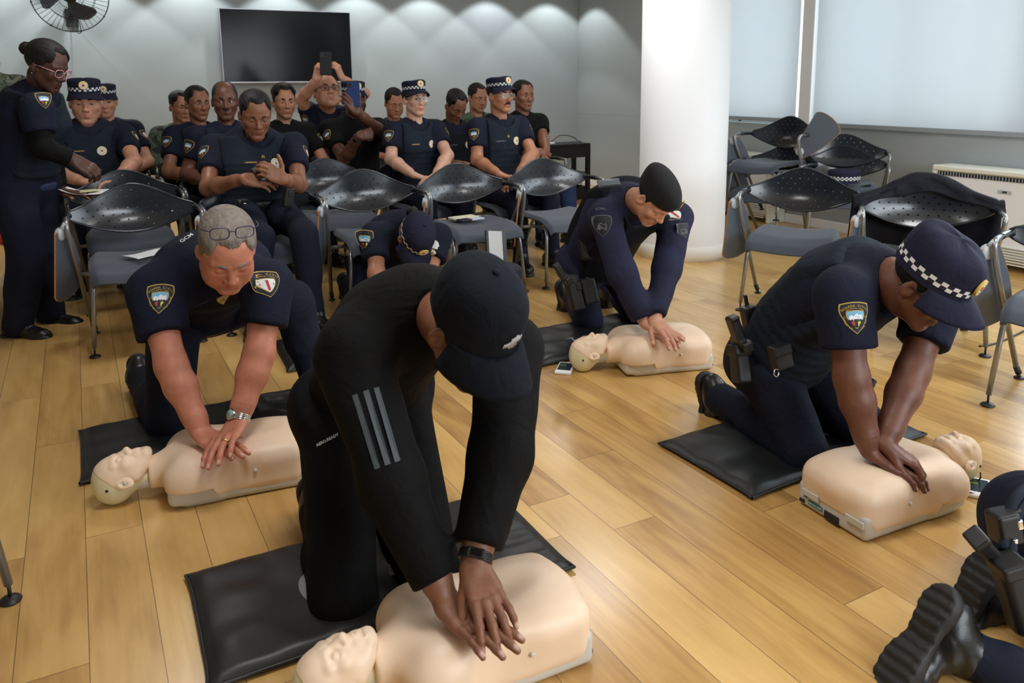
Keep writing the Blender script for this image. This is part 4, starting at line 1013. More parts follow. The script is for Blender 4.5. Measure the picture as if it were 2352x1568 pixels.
    def mustache(s, m, w=.024, t=.0075, beard=False):
        def f(P):
            X = P.copy(); X[:, 0] = np.abs(X[:, 0]); d = s_cap(X, A(.003, .100, -.0535), A(w, .088, -.062), t, t*.6)
            return d+.0008*np.sin(X[:, 0]*700)
        V, F = polygonize(f, A(-.05, .06, -.09), A(.05, .13, -.03), .003*s.q); s.mesh('moustache', s.HP(V), F, [m], s.skin_o)
    def glasses(s, m, w=.0245, hh=.0165, y=.104, z=-.002, tilt=0, lens=True, round_=3.2, th=.0016, up=(0, 0, 0)):
        e = MB(); ln = MB(); hw = s.o.get('head', {}).get('w', 1); T = np.eye(4); c, sn = math.cos(tilt), math.sin(tilt); T[1:3, 1:3] = [[c, -sn], [sn, c]]; T[:3, 3] = A(*up)
        for sg in (-1, 1):
            P = []
            for t in np.linspace(0, 2*pi, 29):
                x = math.copysign(abs(math.cos(t))**(2/round_), math.cos(t))*w; zz = math.copysign(abs(math.sin(t))**(2/round_), math.sin(t))*hh; X = sg*.0335*hw+x; P.append((X, y-.35*max(0, abs(X)-.02)**1.5*2.0, z+zz))
            e.tube(P, th, 6, cap=False, T=T); ln.add([(.0+p[0], p[1], p[2]) for p in P[:-1]], [tuple(range(28))], 0, False, T)
            e.tube([(sg*(.0335*hw+w), y-.012, z+.006), (sg*.076*hw, y-.035, z+.008), (sg*.0795*hw, .02, z+.008), (sg*.080*hw, -.012, z+.002), (sg*.079*hw, -.03, z-.016)], th*1.1, 6, sub=3, T=T)
        e.tube([(-.0335*hw+w, y, z+.003), (0, y+.003, z+.006), (.0335*hw-w, y, z+.003)], th, 6, sub=3, T=T)
        g = s.mesh('glasses', s.HP(np.concatenate(e.V)), e.F, [m])
        if lens: s.mesh('lens', s.HP(np.concatenate(ln.V)), ln.F, [M_lens], g, smooth=False)
    # -------------------------------------------------- caps
    def cap(s, m, style='patrol', tilt=.0, checker=True, badge=True, zb=.049, logo=None, yaw=0, sc=1.0, bl=.054):
        c, sn = math.cos(tilt), math.sin(tilt); R0 = np.array([[1, 0, 0], [0, c, -sn], [0, sn, c]]); zb = zb+(.016 if style == 'patrol' else 0)
        cy, sy = math.cos(yaw), math.sin(yaw); R0 = np.array([[cy, -sy, 0], [sy, cy, 0], [0, 0, 1]])@R0
        def W(P): return s.HP((np.asarray(P)*sc)@R0.T+A(0, -.004, zb))
        hw = s.o.get('head', {}).get('w', 1); rx, ry = .0815*hw, .1045
        if style == 'patrol': prof = [(1.0, -.012), (1.0, .0), (1.004, .022), (1.015, .038), (1.03, .050), (1.015, .058), (.95, .063), (.72, .066), (.4, .0675), (.02, .068)]
        elif style == 'soft': prof = [(1.0, -.014), (1.0, .0), (1.015, .03), (1.02, .055), (.99, .075), (.92, .090), (.78, .101), (.55, .108), (.3, .111), (.02, .112)]
        elif style == 'beret': prof = [(.985, -.012), (1.0, .0), (1.02, .016), (1.02, .034), (.97, .052), (.86, .068), (.68, .081), (.42, .089), (.02, .092)]
        else: prof = [(1.0, -.012), (1.0, .0), (.995, .03), (.96, .055), (.88, .077), (.74, .094), (.52, .106), (.28, .112), (.02, .114)]
        n = 48; b = MB(); V = []
        for r, z in prof:
            for j in range(n):
                t = 2*pi*j/n; x, y = rx*r*math.cos(t), ry*r*math.sin(t); zz = z
                if style == 'patrol': zz += .008*(y/ry)*(z/.09)-.003*math.sin(3*t+1)*(z > .05)
                if style == 'soft': zz += -.010*(y/ry)*(z > .05)*z/.1+.003*math.sin(4*t)*(z > .05)
                if style == 'beret': zz += -.016*(x/rx)*(z > .01)*min(1, z/.05)-.010*(y/ry)*min(1, max(0, z)/.05); x -= .008*(z > .01)*z/.06
                if style == 'base': 
                    q = abs(((t-pi/2)/(pi/3)) % 1-.5); x *= 1-.012*(q > .44); y *= 1-.012*(q > .44)
                V.append((x, y, zz))
        k = len(prof); F = [(i*n+j, i*n+(j+1) % n, (i+1)*n+(j+1) % n, (i+1)*n+j) for i in range(k-1) for j in range(n)]+[tuple((k-1)*n+j for j in range(n))]
        cp = s.mesh('beret' if style == 'beret' else 'cap', W(V), F, [m]); s.cap_o = cp; md = cp.modifiers.new('smooth', 'SUBSURF'); md.levels = md.render_levels = 1
        if style != 'beret':
            b = MB(); w0 = 1.12
            def fn(u, v):
                a = pi/2+(u-.5)*2*w0*1.12; x, y = rx*1.0*math.cos(a), ry*1.0*math.sin(a); e = math.cos((u-.5)*pi)**.55 if 0 < u < 1 else 0
                dx = x*.18; dy = bl*e; px, py = x+dx*v, y+dy*v
                return (px, py, -.006-(.020 if style != 'patrol' else .012)*v*v-(.10 if style == 'base' else .07)*(abs(px)/rx)**2*.30*(.3+.7*v)-(.016 if style != 'patrol' else .010)*v)
            b.grid(fn, 28, 8); V2 = W(np.concatenate(b.V)); br = s.mesh('brim', V2, b.F, [m], cp); q = br.modifiers.new('th', 'SOLIDIFY'); q.thickness = .0035; q.offset = 0
        if style == 'base':
            b = MB(); b.lathe([(0, .119), (.006, .118), (.008, .114)], 12); s.mesh('top_button', W(np.concatenate(b.V)), b.F, [m], cp)
        def ring(t, z): 
            zs = [p[1] for p in prof]; r = np.interp(z, zs, [p[0] for p in prof]); return A(rx*r*math.cos(t), ry*r*math.sin(t), z+(.008*math.sin(t)*(z/.09) if style == 'patrol' else 0))
        if checker:
            V = []; Fw = []; mi = []; nC = 40; z0, z1 = (.003, .022) if style == 'patrol' else (.004, .026); rows = 2
            for i in range(nC+1):
                t = pi/2+2*pi*i/nC
                for j in range(rows+1): V.append(ring(t, z0+(z1-z0)*j/rows)*A(1.018, 1.014, 1))
            for i in range(nC):
                for j in range(rows): a = i*(rows+1)+j; Fw.append((a, a+rows+1, a+rows+2, a+1)); mi.append(1 if (i+j) % 2 else 0)
            s.mesh('checker_band', W(V), Fw, [M_pnavy, M_whi], cp, mi=mi, smooth=False)
        if badge:
            T = axes(A(0, ry*1.05 if style == 'patrol' else ry*1.045, (.038 if style == 'patrol' else .040)), A(0, 1, .10 if style == 'patrol' else .08), A(1, 0, 0)); b = MB()
            if style == 'beret':
                for t in np.linspace(-.5, .5, 5): b.box((t*.04, .006*math.cos(t*9), .004), (.0045, .010, .002), T=axes(A(rx*.55, ry*.86, .012), A(.5, .86, 0), A(.86, -.5, 0)))
                s.mesh('badge', W(np.concatenate(b.V)), b.F, [M_gold], cp, smooth=False)
            else:
                b.lathe([(0, .0022), (.021, .0022), (.0215, .002)], 24, 0, T=T); b.lathe([(.021, .0028), (.024, .0024), (.0245, -.004)], 24, 1, T=T, cap=False); b.lathe([(.0135, .0029), (.015, .0029), (.0150, .002)], 24, 1, T=T, cap=False); b.lathe([(0, .0032), (.007, .003), (.0075, .002)], 16, 2, T=T)
                s.mesh('badge', W(np.concatenate(b.V)), b.F, [M_cream, M_gold, M_red], cp, mi=b.M)
        s.capW = W; s.capring = ring
        return cp
    # -------------------------------------------------- patches sewn on the cloth
    def stick(s, sdf, o, n, up, V2, off):
        n = nz(n); v = nz(np.asarray(up)-n*(np.asarray(up)@n)); u = np.cross(v, n); P = np.asarray(o)+V2[:, :1]*u+V2[:, 1:2]*v+n*.02
        P0 = P.copy(); tt = np.zeros(len(P))
        for _ in range(22): tt = np.clip(tt+(sdf(P0-n*tt[:, None])-off)*.85, -.02, .24)
        tt = np.clip(tt, np.median(tt)-.03, np.median(tt)+.03); return P0-n*tt[:, None]
    def patch(s, sdf, o, n, up, design, size=1.0, name='sleeve_patch', parent=None):
        V = []; F = []; mi = []; cnt = 0
        for (v2, f2, lay, m) in design[0]:
            P = s.stick(sdf, o, n, up, v2*size, .0012+.0007*lay); V.append(P); F += [tuple(i+cnt for i in f) for f in f2]; mi += [m]*len(f2); cnt += len(P)
        return s.mesh(name, np.vstack(V), F, design[1], parent if parent is not None else s.shirt_o, mi=mi, smooth=False)
def ringfill(ol, n=4):
    ol = np.asarray(ol, float); c = ol.mean(0); N = len(ol); V = [c]; F = []
    for k in range(1, n+1): V += [c+(p-c)*k/n for p in ol]
    for j in range(N): F.append((0, 1+j, 1+(j+1) % N))
    for k in range(1, n):
        a = 1+(k-1)*N; b = a+N; F += [(a+j, b+j, b+(j+1) % N, a+(j+1) % N) for j in range(N)]
    return np.array(V), F
def shield(w, h, top=.30):
    P = []
    for t in np.linspace(0, 1, 9): P.append((-w*.5+w*t, h*.5*(1-.16*(2*abs(t-.5))**2)))
    for t in np.linspace(0, 1, 9)[1:]: P.append((w*.5*(1+.06*math.sin(pi*min(1, t*2)))*(1-t**2.6), h*.42-(h*.92)*t))
    for t in np.linspace(1, 0, 9)[1:-1]: P.append((-w*.5*(1+.06*math.sin(pi*min(1, t*2)))*(1-t**2.6), h*.42-(h*.92)*t))
    return np.array(P)[::-1]
def arc_text(txt, R, c, a0, size, inward=False, bold=True):
    out = []; n = len(txt); adv = size*.78
    for i, ch in enumerate(txt):
        if ch == ' ': continue
        v, f = text2d(ch, size, bold)
        if not len(v): continue
        a = a0+((n-1)/2-i)*adv/R*(1 if not inward else -1); rot = a-pi/2 if not inward else a+pi/2
        co, si = math.cos(rot), math.sin(rot); v = v@np.array([[co, si], [-si, co]])+A(c[0]+R*math.cos(a), c[1]+R*math.sin(a)); out.append((v, f))
    return out
def blob(pts): return np.array(pts, float), [tuple(range(len(pts)))]
def design_city(fine=True):
    """shield for the right sleeve: gold rim, navy field with lettering, blue and white scene, red and green-yellow figures"""
    D = []; w, h = .074, .088
    D.append((*ringfill(shield(w, h)), 0, 0)); D.append((*ringfill(shield(w*.93, h*.94)), 1, 1)); D.append((*ringfill(shield(w*.62, h*.58)-A(0, .004)), 2, 0)); D.append((*ringfill(shield(w*.57, h*.535)-A(0, .004)), 3, 2))
    D.append((*blob([(-.018, .004), (-.012, .009), (-.006, .005), (.002, .013), (.009, .008), (.017, .010), (.018, .0), (.016, -.006), (.010, -.002), (.008, -.007), (.003, -.002), (.001, -.007), (-.004, -.002), (-.007, -.007), (-.011, -.002), (-.014, -.006), (-.018, -.002)][::-1]), 4, 3))
    D.append((*ringfill(shield(w*.50, h*.27)-A(0, .0145), 2), 4, 1)); D.append((*blob([(-.013, -.008), (-.005, -.009), (-.004, -.017), (-.007, -.022), (-.012, -.016)]), 5, 4)); D.append((*blob([(.003, -.010), (.007, -.008), (.011, -.010), (.010, -.015), (.007, -.016), (.006, -.022), (.003, -.021)]), 5, 5))
    if fine:
        for v, f in arc_text('GUARDA CIVIL', .046, (0, -.0125), pi/2, .0082): D.append((v, f, 2, 0))
        for v, f in arc_text('METROPOLITANA', .038, (0, -.0115), pi/2, .0048): D.append((v, f, 2, 0))
        for v, f in arc_text('CIDADE DE', .0305, (0.002, -.003), pi*1.14, .0058, True): D.append((v, f, 2, 0))
        for v, f in arc_text('SAO PAULO', .0305, (-.002, -.003), -pi*.14, .0058, True): D.append((v, f, 2, 0))
    return D, [M_gold, M_pnavy, M_sky, M_whi, M_red, M_yel]
def design_cross(fine=True):
    D = []; w, h = .074, .088
    D.append((*ringfill(shield(w, h)), 0, 0)); D.append((*ringfill(shield(w*.93, h*.94)), 1, 1)); D.append((*ringfill(shield(w*.55, h*.55)-A(0, .004)), 2, 0)); D.append((*ringfill(shield(w*.49, h*.50)-A(0, .004)), 3, 2))
    D.append((*blob([(-.003, -.020), (.003, -.020), (.003, .014), (-.003, .014)]), 4, 3)); D.append((*blob([(-.014, -.003), (.014, -.003), (.014, .003), (-.014, .003)]), 4, 3)); D.append((*blob([(.004, -.012), (.012, -.008), (.011, -.002), (.004, -.003)]), 5, 2))
    if fine:
        for v, f in arc_text('GUARDA CIVIL', .046, (0, -.0125), pi/2, .0082): D.append((v, f, 2, 0))
        for v, f in arc_text('METROPOLITANA', .038, (0, -.0115), pi/2, .0048): D.append((v, f, 2, 0))
    return D, [M_gold, M_pnavy, M_whi, M_red]
def circ(r, n=24): return np.array([(r*math.cos(2*pi*i/n), r*math.sin(2*pi*i/n)) for i in range(n)])
def design_round(fine=False):
    D = [(*ringfill(circ(.031)), 0, 0), (*ringfill(circ(.0285)), 1, 1), (*ringfill(circ(.0205)), 2, 2), (*ringfill(circ(.0185)), 3, 1), (*ringfill(circ(.0075, 12), 2), 4, 3)]
    if fine:
        for v, f in arc_text('GUARDA CIVIL', .0225, (0, 0), pi/2, .0065): D.append((v, f, 2, 2))
        for v, f in arc_text('SAO PAULO', .0225, (0, 0), -pi/2, .0065, True): D.append((v, f, 2, 2))
    return D, [M_gold, M_cream, M_sky, M_red]
def design_star(): return [(*ringfill(shield(.044, .052), 3), 0, 0), (*ringfill(shield(.036, .043), 3), 1, 1), (*ringfill(circ(.009, 12), 2), 2, 0)], [M_gold, M_cream]
def rect(w, h, x=0, y=0): 
    n = 7; P = [(x-w/2+w*i/n, y-h/2) for i in range(n+1)]+[(x+w/2-w*i/n, y+h/2) for i in range(n+1)]; return np.array(P)
def design_name(m=None):
    D = [(*ringfill(rect(.088, .017), 2), 0, 0)]; rr = random.Random(5); x = -.034
    while x < .028: w = rr.uniform(.004, .007); D.append((*blob([(x, -.0028), (x+w, -.0028), (x+w, .0028), (x, .0028)]), 1, 1)); x += w+.0012
    return D, [M_pnavy, m or M_gold]
def design_tape(w, h, m): return [(*ringfill(rect(w, h), 2), 0, 0)], [m]
def design_chevron(): return [(*ringfill(rect(.026, .03), 2), 0, 0), (*blob([(-.009, -.002), (0, .006), (.009, -.002), (.009, .002), (0, .010), (-.009, .002)]), 1, 1), (*blob([(-.009, -.010), (0, -.002), (.009, -.010), (.009, -.006), (0, .002), (-.009, -.006)]), 1, 1)], [M_pnavy, M_gold]
def design_dark():
    D = [(*ringfill(shield(.074, .088)), 0, 0), (*ringfill(shield(.068, .082)), 1, 1), (*blob([(-.02, -.012), (-.012, -.018), (.0, -.01), (.012, -.02), (.018, -.004), (.012, .012), (.004, .006), (-.004, .014), (-.016, .008)]), 2, 0)]
    for v, f in arc_text('ROMU', .05, (0, .018), pi/2, .013): D.append((v, f, 2, 2))
    return D, [M_gry, M_pblk, M_gry]
DES = dict(city=design_city(), cityc=design_city(False), cross=design_cross(), crossc=design_cross(False), round=design_round(True), roundc=design_round(), star=design_star(), name=design_name(), chev=design_chevron(), dark=design_dark(), namew=design_name(M_whi), nameg=design_name(M_gry))
def dbg(p, n):
    for g in 'lr': print('ARM', n, g, round(float(np.linalg.norm(p.wr[g]-p.sh[g])), 3), p.sh[g].round(2), p.wr[g].round(2), 'torso', round(float(np.linalg.norm(p.nk-p.pel)), 3), 'pel', p.pel.round(2), 'hd', p.hd.round(2))
# ------------------------------------------------------------------ manikins and mats
manikin((.338, 2.507, 0), 3.026, 'manikin under the grey-haired man, on the floor at left')
manikin((.668, 1.402, 0), 3.108, 'nearest manikin, cut by the bottom edge, under the man in the black baseball cap')
manikin((2.016, 1.391, 0), -.057, 'manikin at right with its head to the right and pale tray end towards the room', )
manikin((2.178, 2.672, 0), 2.848, 'small far manikin under the man in the black beret, before the pillar')
CPR = dict(b=dict(curl=(.02, .10, .10), spread=.13, thumb=(.45, .95, -.1), tb=.4), t=dict(curl=(.16, .30, .20), spread=.09, thumb=(.7, .6, -.5)))
UP = (0, 0, 1)
# ---- grey-haired man kneeling at left
p = Person('person', 'grey-haired man with glasses pushed up, kneeling over the left manikin', None,
    L=(1, -.06, .0), hd=A(0.3617, 2.4362, 0.7684), nk=A(0.372, 2.6551, 0.6756), pel=A(0.3596, 3.1362, 0.4418), hf=(-.02, -.80, -.60), hu=(0, -.5, .8), tone='ruddy', head=dict(eye='closed', w=1.04, jaw=1.06, fat=.5, nose=1.12, lip=.75), bw=1.06, flush=.8, stubble=.12, nr=1.15, armr=1.12,
    arms=dict(r=dict(sh=A(0.1714, 2.7265, 0.5992), w=A(0.2556, 2.4856, 0.1941), st=.02, pole=(-1, .1, 0), d=(.42, -.9, -.14), n=(.1, .12, 1), pose=CPR['b'], hsc=1.0), l=dict(sh=A(0.5081, 2.601, 0.6014), w=A(0.359, 2.4358, 0.2275), st=.02, pole=(1, .2, 0), d=(-.62, -.80, -.20), n=(-.1, .3, 1), pose=CPR['t'], hsc=1.0)))
p.shirt(M_navy, .60, r0=.080, r1=.074, wr=.006)
p.body(hh=.0032, hah=.0026)
p.hair(H_grey, top=.010, side=.005, hl=.084, temple=.040, h=.0034, noise=.0004); p.brows(H_grey, 1.2)
p.glasses(mat('dark_blue_rims', srgb(34, 30, 58), .3), up=(0, -.022, .088), tilt=.55, w=.026, hh=.017, y=.100)
p.trousers(M_trou, dict(r=dict(k=A(0.1999, 2.9628, 0.0555), a=A(0.1393, 3.4385, 0.0731), t=(.0, -.15, -1), u=(0, -1, .15)), l=dict(k=A(0.6561, 2.9297, 0.4494), a=A(0.7302, 2.9631, 0.118), t=(.25, -1, 0), u=UP)), r=(.098, .074, .066, .056)); p.belt(); p.boots()
p.patch(p.shirt_sdf, A(0.174, 2.6092, 0.5981), (-.35, -1, .15), (.1, .2, 1), DES['city'], 1.02)
p.patch(p.shirt_sdf, A(0.513, 2.4884, 0.6302), (.75, -.8, .1), (0, .2, 1), DES['cross'], .95)
p.patch(p.shirt_sdf, A(0.3901, 2.5424, 0.5638), (.1, -1, .1), (-.35, 0, 1), DES['star'], .8, 'chest_badge')
p.patch(p.shirt_sdf, A(0.295, 2.5918, 0.5512), (-.1, -1, .1), (-.5, 0, 1), design_tape(.06, .002, M_gry), 1, 'pocket_edge')
P_left = p
# ---- man in black, nearest
p = Person('person', 'man in black baseball cap and black three-striped top, kneeling nearest', None,
    L=(.96, .25, .02), hd=A(0.6849, 1.4462, 0.7451), nk=A(0.6815, 1.6557, 0.743), pel=A(0.6302, 1.9908, 0.4226), hf=(.20, -.74, -.64), hu=(.05, -.5, .8), tone='brown', head=dict(eye='closed', w=1.0, ears=True), bw=1.03, hs=1.0,
    arms=dict(r=dict(sh=A(0.5069, 1.6858, 0.6465), w=A(0.5797, 1.3566, 0.2007), st=.02, pole=(-.8, .4, 0), d=(.34, -.93, -.12), n=(.0, .1, 1), pose=CPR['b'], hsc=.95, **{'from': 1}), l=dict(sh=A(0.8655, 1.601, 0.622), w=A(0.6407, 1.3532, 0.265), st=.02, pole=(1, .2, 0), d=(-.03, -.90, -.42), n=(-.1, -.3, 1), pose=dict(curl=(.10, .42, .28), spread=.13, thumb=(.75, .55, -.4)), hsc=.93, **{'from': 1})))
p.shirt(M_blk, 1.84, r0=.086, r1=.073, r2=.050, wr=.007, h=.0085, name='long_sleeved_top'); p.body(hh=.0032, hah=.0024)
p.hair(H_black, top=.006, side=.003, h=.0042)
p.cap(M_capblk, 'base', tilt=.05, checker=False, badge=False, sc=1.08, bl=.075)
p.trousers(M_blk2, dict(r=dict(k=A(0.4618, 1.7042, 0.0242), a=A(0.5098, 2.0873, 0.0485), t=(0, -.15, -1), u=(0, -1, .15)), l=dict(k=A(0.6812, 1.703, 0.039), a=A(0.7112, 2.1263, 0.0418), t=(0, -.15, -1), u=(0, -1, .15))), r=(.098, .078, .070, .060)); p.boots()
P_front = p
# ---- officer kneeling at right
p = Person('person', 'officer in vest and cap, bare forearms, kneeling over the manikin at right', None,
    L=(1, .05, 0), hd=A(2.0612, 1.3532, 0.6811), nk=A(2.0912, 1.5204, 0.6741), pel=A(2.0606, 1.8406, 0.3353), hf=(.16, -.78, -.62), hu=(.1, -.6, .8), tone='dark', tm=1.25, head=dict(eye='closed', w=1.04, jaw=1.05), bw=1.05, armr=1.12, nr=1.2,
    arms=dict(r=dict(sh=A(1.906, 1.4974, 0.6306), w=A(1.9147, 1.3791, 0.1986), st=.02, pole=(-1, .1, 0), d=(.55, -.72, -.35), n=(.2, -.2, 1), pose=dict(curl=(.1, .35, .3), spread=.05, thumb=(.5, .8, -.2))), l=dict(sh=A(2.2733, 1.4483, 0.5772), w=A(1.9432, 1.3572, 0.2249), st=.02, pole=(1, .2, 0), d=(.62, -.62, -.45), n=(.3, -.3, 1), pose=dict(curl=(.55, .95, .7), spread=.04, thumb=(.8, .4, -.5)))))
p.shirt(M_navy, .62, r0=.080, r1=.076); p.vest(M_navy2, -.02, .93, .022); p.body(hh=.0036, hah=.0028)
p.hair(H_black, top=.006, side=.004, back=-.078, h=.0045); p.cap(M_capnavy, 'soft', tilt=.10, sc=1.10, bl=.072); p.glasses(M_black, lens=True)
p.trousers(M_trou, dict(r=dict(k=A(1.9962, 1.6802, 0.0446), a=A(2.0336, 2.1045, 0.0727), t=(0, -.15, -1), u=(0, -1, .15)), l=dict(k=A(2.279, 1.6692, 0.0681), a=A(2.2637, 2.1446, 0.092), t=(0, -.15, -1), u=(0, -1, .15))), r=(.100, .078, .070, .060)); p.belt(); p.boots()
p.patch(p.shirt_sdf, A(1.8567, 1.4018, 0.5952), (-.35, -1, .1), (0, .1, 1), DES['city'], 1.02)
P_right = p
# ---- man in the black beret
p = Person('person', 'man in black beret and long-sleeved dark blue uniform, kneeling before the pillar', None,
    L=(1, .0, 0), hd=A(2.1719, 2.6943, 0.755), nk=A(2.1973, 2.8813, 0.7182), pel=A(2.2293, 3.2143, 0.3827), hf=(.12, -.60, -.80), hu=(.1, -.75, .6), tone='fair', head=dict(eye='closed', w=1.0), bw=1.02,
    arms=dict(r=dict(sh=A(2.0439, 2.8817, 0.6472), w=A(2.1022, 2.6487, 0.2097), st=.02, pole=(-1, .2, 0), d=(.35, -.9, -.2), n=(0, .2, 1), pose=CPR['b'], **{'from': 1}), l=dict(sh=A(2.4164, 2.8351, 0.6206), w=A(2.1309, 2.6253, 0.2292), st=.02, pole=(1, .2, 0), d=(.05, -.9, -.35), n=(0, .1, 1), pose=CPR['t'], **{'from': 1})))
p.shirt(M_grim, 1.90, r0=.074, r1=.062, r2=.048, wr=.006); p.vest(cloth('black_vest_cloth', srgb(22, 25, 32)), .02, .93, .03, bands=False); p.body(hh=.0045, hah=.0035)
p.hair(H_black, top=.004, side=.002, h=.005); p.cap(mat('beret_felt', srgb(14, 14, 16), .95, bump=.3, bscale=300), 'beret', tilt=.12, checker=False, sc=1.08)
p.trousers(M_grim, dict(r=dict(k=A(2.1928, 3.2183, 0.0656), a=A(2.3012, 3.5567, 0.0889), t=(0, -.15, -1), u=(0, -1, .15)), l=dict(k=A(2.4499, 3.1487, 0.0722), a=A(2.5287, 3.5078, 0.1188), t=(0, -.15, -1), u=(0, -1, .15)))); p.belt(); p.boots()
p.patch(p.shirt_sdf, A(1.9774, 2.7872, 0.6285), (-.4, -1, .1), (0, .1, 1), DES['dark'], 1.1)
p.patch(p.shirt_sdf, A(2.3927, 2.7395, 0.6567), (.8, -.7, .1), (0, .1, 1), DES['crossc'], .8)
p.patch(p.shirt_sdf, A(2.3822, 2.73, 0.5788), (.8, -.7, .1), (0, .1, 1), DES['dark'], .8)
P_beret = p
# ---- woman in a cap bending over, centre
p = Person('person', 'woman in dark cap with hair bun bending forward, behind the nearest man', None,
    L=(1, -.1, 0), hd=A(1.3969, 3.5534, 0.5043), nk=A(1.4274, 3.7277, 0.5346), pel=A(1.4182, 4.1439, 0.2735), hf=(-.05, -.55, -.83), hu=(0, -.8, .55), tone='tan', head=dict(eye='closed', w=.97), bw=.95, k=.95,
    arms=dict(r=dict(sh=A(1.2589, 3.7309, 0.4951), w=A(1.2074, 3.4717, 0.2083), st=.02, pole=(-1, 0, 0), d=(.2, -.6, -.7), n=(0, -.7, .7), pose=CPR['b']), l=dict(sh=A(1.5387, 3.6113, 0.4866), w=A(1.3159, 3.3753, 0.1953), st=.02, pole=(1, 0, 0), d=(-.2, -.6, -.7), n=(0, -.7, .7), pose=CPR['t'])))
p.shirt(M_navy, .62, r0=.076, r1=.072); p.body(hh=.005, hah=.005)
p.hair(H_black, top=.006, side=.006, back=-.07); p.cap(M_capnavy, 'base', tilt=-.05, checker=True, badge=True, sc=1.10, bl=.07); p.bun(H_black, (0, -.135, .045), .034)
p.trousers(M_trou, dict(r=dict(k=A(1.2751, 4.0188, 0.0621), a=A(1.3172, 4.4257, 0.0734), t=(0, -.15, -1), u=(0, -1, .15)), l=dict(k=A(1.5483, 3.9487, 0.052), a=A(1.6278, 4.316, 0.0832), t=(0, -.15, -1), u=(0, -1, .15))), r=(.098, .072, .064, .056)); p.belt(); p.boots()
p.patch(p.shirt_sdf, A(1.1811, 3.6584, 0.4979), (-.3, -1, .1), (0, .1, 1), DES['cityc'], 1.15)
p.patch(p.shirt_sdf, A(1.5171, 3.4716, 0.48), (.7, -.7, .1), (0, .1, 1), DES['crossc'], 1.15)
p.patch(p.shirt_sdf, A(1.4577, 3.4959, 0.4389), (.1, -1, .1), (.1, .1, 1), DES['roundc'], .6, 'chest_badge')
P_woman = p
# ------------------------------------------------------------------ the seated audience
LAPL = dict(curl=(.35, .5, .3), spread=.03, thumb=(.8, .5, -.3))
HOLD = dict(curl=(.75, .9, .5), spread=.02, thumb=(.75, .45, -.6))
FIST = dict(curl=(1.2, 1.4, .8), spread=.0, thumb=(.8, .1, -.7))
def seated(label, hd, tone, yaw=0, hyaw=0, pitch=-.1, roll=0, arms=None, lean=.05, knees=None, q=1.35, legs=True, pz=.50, group='seated audience', **o):
    """yaw 0 looks straight to the front of the room (-y); positive turns to the sitter's left"""
    f = A(math.sin(yaw), -math.cos(yaw), 0); L = A(math.cos(yaw), math.sin(yaw), 0)
    hf = A(math.sin(hyaw)*math.cos(pitch), -math.cos(hyaw)*math.cos(pitch), math.sin(pitch)); hd = np.asarray(hd)
    hl = A(math.cos(hyaw), math.sin(hyaw), 0); hu = np.cross(hf, hl)*1.0; hu = hu*(1 if hu[2] > 0 else -1)+hl*roll
    nk = o.pop('nk', None)
    if nk is None: nk = hd-A(0, 0, .176)-f*(.015+.06*max(0, -pitch))+f*.05*max(0, pitch)
    pel = o.pop('pel', None)
    if pel is None: pel = A(nk[0], nk[1], 0)+f*lean+A(0, 0, pz)
    W0 = {}
    for g, sg in (('l', 1), ('r', -1)):
        a = dict((arms or {}).get(g, {}))
        if 'w' not in a: a['w'] = pel+f*.26+L*sg*.06+A(0, 0, .13); a['pole'] = L*sg-A(0, 0, .5)-f*.3; a.setdefault('d', f*.7-L*sg*.8-A(0, 0, .2)); a.setdefault('n', A(0, 0, 1)+f*.3); a.setdefault('pose', LAPL)
        a.setdefault('n', A(0, 0, 1)); a.setdefault('pole', L*sg-A(0, 0, .8)-f*.2); W0[g] = a
    p = Person('person', label, group, L=L, hd=hd, nk=nk, pel=pel, hf=hf, hu=hu, tone=tone, arms=W0, q=q, **o)
    p.f, p.Ls = f, L
    kn = knees or {}
    p.lg = {g: dict(k=kn.get(g, (pel+f*.40+L*sg*.13+A(0, 0, -.03),))[0], a=kn.get(g, (0, pel+f*.44+L*sg*.13-A(0, 0, pel[2]-.088)))[1], t=kn.get(g, (0, 0, f+L*sg*.2))[2] if g in kn and len(kn[g]) > 2 else f+L*sg*.25, u=UP) for g, sg in (('l', 1), ('r', -1))}
    return p
def front(p, x, y, drop): return p.nk+p.F*(y)+p.L*x-p.up*drop
def uniform(p, vest=True, badge='roundc', name='name', pat='lr', shirt=M_navy, trou=True, sl=.60, boots=True, chev=False, vm=None, wr=.004):
    p.shirt(shirt, sl, wr=wr)
    if vest: p.vest(vm or M_navy2, .03, .93, .020)
    p.body()
    sdf = p.vest_sdf if vest else p.shirt_sdf; par = p.vest_o if vest else p.shirt_o
    if badge: p.patch(sdf, front(p, .066, .2, .150), p.F, p.up, DES[badge], .95, 'chest_badge', par)
    if name: p.patch(sdf, front(p, -.062, .2, .146), p.F, p.up, DES[name], .85, 'name_tape', par)
    if chev: p.patch(sdf, front(p, .0, .2, .115), p.F, p.up, DES['chev'], .9, 'rank_tab', par)
    for g in pat:
        sg = 1 if g == 'l' else -1; mid = p.sh[g]+(p.el[g]-p.sh[g])*.30; ax = nz(p.el[g]-p.sh[g]); n = nz(p.L*sg*.75+p.F*.7); n = nz(n-ax*(n@ax))
        p.patch(p.shirt_sdf, mid+n*.07, n, -ax, DES['crossc' if g == 'l' else 'cityc'], .95)
    if trou: p.trousers(M_trou, p.lg); p.belt()
    if trou and boots: p.boots(h=.009)
